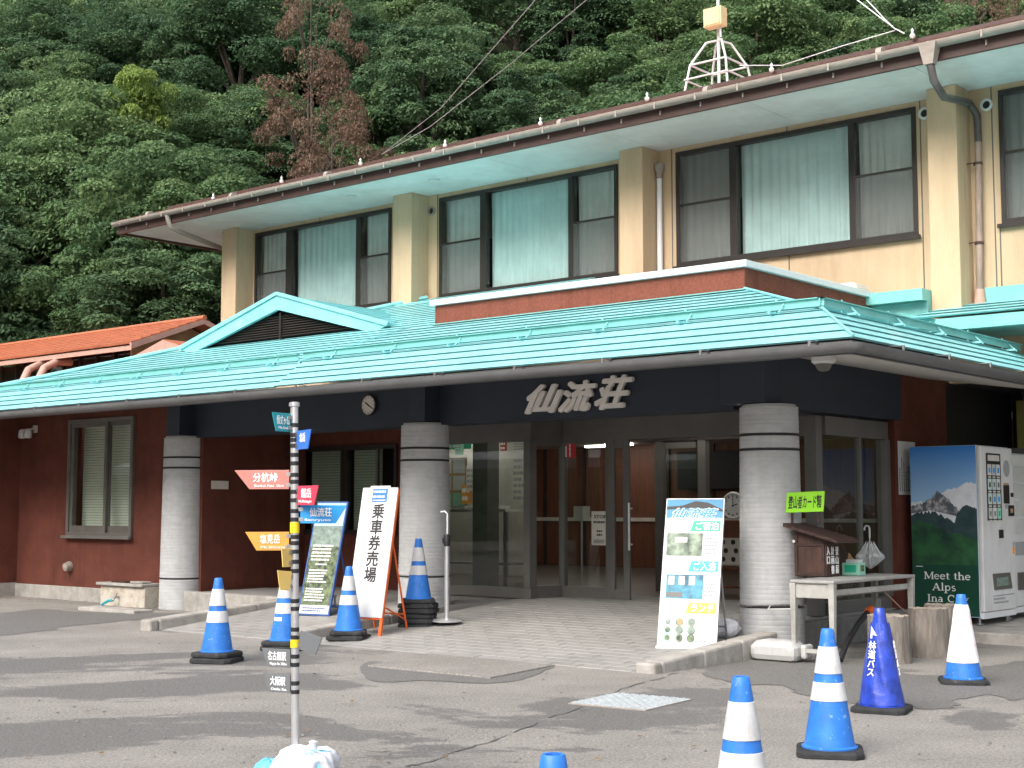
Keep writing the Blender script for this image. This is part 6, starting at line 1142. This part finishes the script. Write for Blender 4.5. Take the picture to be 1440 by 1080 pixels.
for dd, aa in spots:
    p = F2*dd+R2*aa; z = hz(dd, aa)
    if p.y < 25.3 and p.x > -24.5: continue
    if p.x < -22 and p.y < 22.9 and p.x > -37.5: continue
    if any((Vector((q.x, q.y, 0))-Vector((p.x, p.y, 0))).length < 2.0 for q, kd, *_ in sp if kd == 'dead'): continue
    hid = [q for q, kd, *_ in sp if 0 < (q.dot(F2)-dd) < 6 and abs(q.dot(R2)/q.dot(F2)-aa/dd)*q.dot(F2) < (1.7 if kd == 'dead' else .8)]
    k = RT.randrange(len(PROTO)) if not hid else 5; me, tm, R = PROTO[k]; s = RT.uniform(.8, 1.25)*(1 if not hid else .7)
    tree(Vector((p.x, p.y, z-.1)), RT.uniform(0, 6.28), (s, s*RT.uniform(.85, 1.25)), me, tm, LABS[k], GROUPS[k])
dl = iter(('dead tree with reddish-brown leaves above the left part of the inn roof', 'lower clump of a dead brown tree right above the inn roof edge', 'dead brown tree at the top edge of the picture, left of the wires', 'small dead brown tree at the top right corner, left one', 'small dead brown tree at the extreme top right corner'))
for p, kind, s, zc in sp:
    q = Vector((p.x, p.y, p.z-zc*s[1]))
    if kind == 'dead': tree(q, 1., s, dead, deadt, next(dl), None, 'dead_tree')
    else: tree(q, 2., s, lime, limet, 'bright yellow-green tree standing out among the darker trees at left', None, 'maple_tree')
# low growth at the foot of the wood hides bare soil
gm, _ = crown_mesh(60, 1.7, 1.2, 34, 9000, .065, .5); gm.materials.append(MATS['leaf_deep'])
for i in range(150):
    aa = RT.uniform(-20, 19) if i % 3 else RT.uniform(-24, -6); dd = HD0+RT.uniform(-1.2, 16)
    if i >= 120: dd = RT.uniform(42.6, 48); aa = -dd*RT.uniform(.27, .39)
    p = F2*dd+R2*aa
    if (p.y < 24.8 and p.x > -23.5) or (p.x < -22.5 and p.y < 22.9 and p.x > -37.5): continue
    o = bpy.data.objects.new('shrub', gm); COL.objects.link(o); o.location = (p.x, p.y, hz(dd, aa)-.1); o.rotation_euler = (0, 0, RT.uniform(0, 6)); k = RT.uniform(.8, 1.4); o.scale = (k, k, k); tag(o, 'dark green shrub in the undergrowth at the foot of the hillside forest', 'shrub', 'shrubs at the foot of the hillside forest')
# ------------------------------------------------------------ across the road behind the photographer: unseen wooded ridge added to darken the panes' reflections, and a white marquee they mirror
mb = MB(); n = 60; rr = random.Random(5)
for i in range(9):
    for j in range(n): a = math.radians(186+92*j/(n-1)); R = 45+i*11; mb.v.append((R*math.cos(a), R*math.sin(a), -.2+i*8.6+rr.uniform(-1.5, 1.5)*(i > 0)))
mb.f = [(i*n+j, i*n+j+1, (i+1)*n+j+1, (i+1)*n+j) for i in range(8) for j in range(n-1)]
mat('backdrop_wood', (.035, .065, .025), .95, .3, .5, 1., 1.2, col2=(.012, .028, .012), spec=.1)
tag(new('hill', mb, 'backdrop_wood'), kind='structure')

t = thing('marquee_tent', 'white marquee awning across the forecourt that the entrance panes mirror', 'marquee', (-33, -9, 0))
new('awning', MB().prism([(-48, -7.5, 2.72), (-48, -7.5, 3.02), (-48, -9, 3.35), (-48, -10.5, 3.02), (-48, -10.5, 2.95), (-48, -9, 3.28), (-48, -7.55, 2.95)], (31, 0, 0)), 'marquee', t)
for x in (-47.9, -42, -36, -30, -24, -17.1): new('post', MB().box(x-.04, x+.04, -7.6, -7.52, 0, 2.9).box(x-.04, x+.04, -10.48, -10.4, 0, 2.9), 'steel', t)
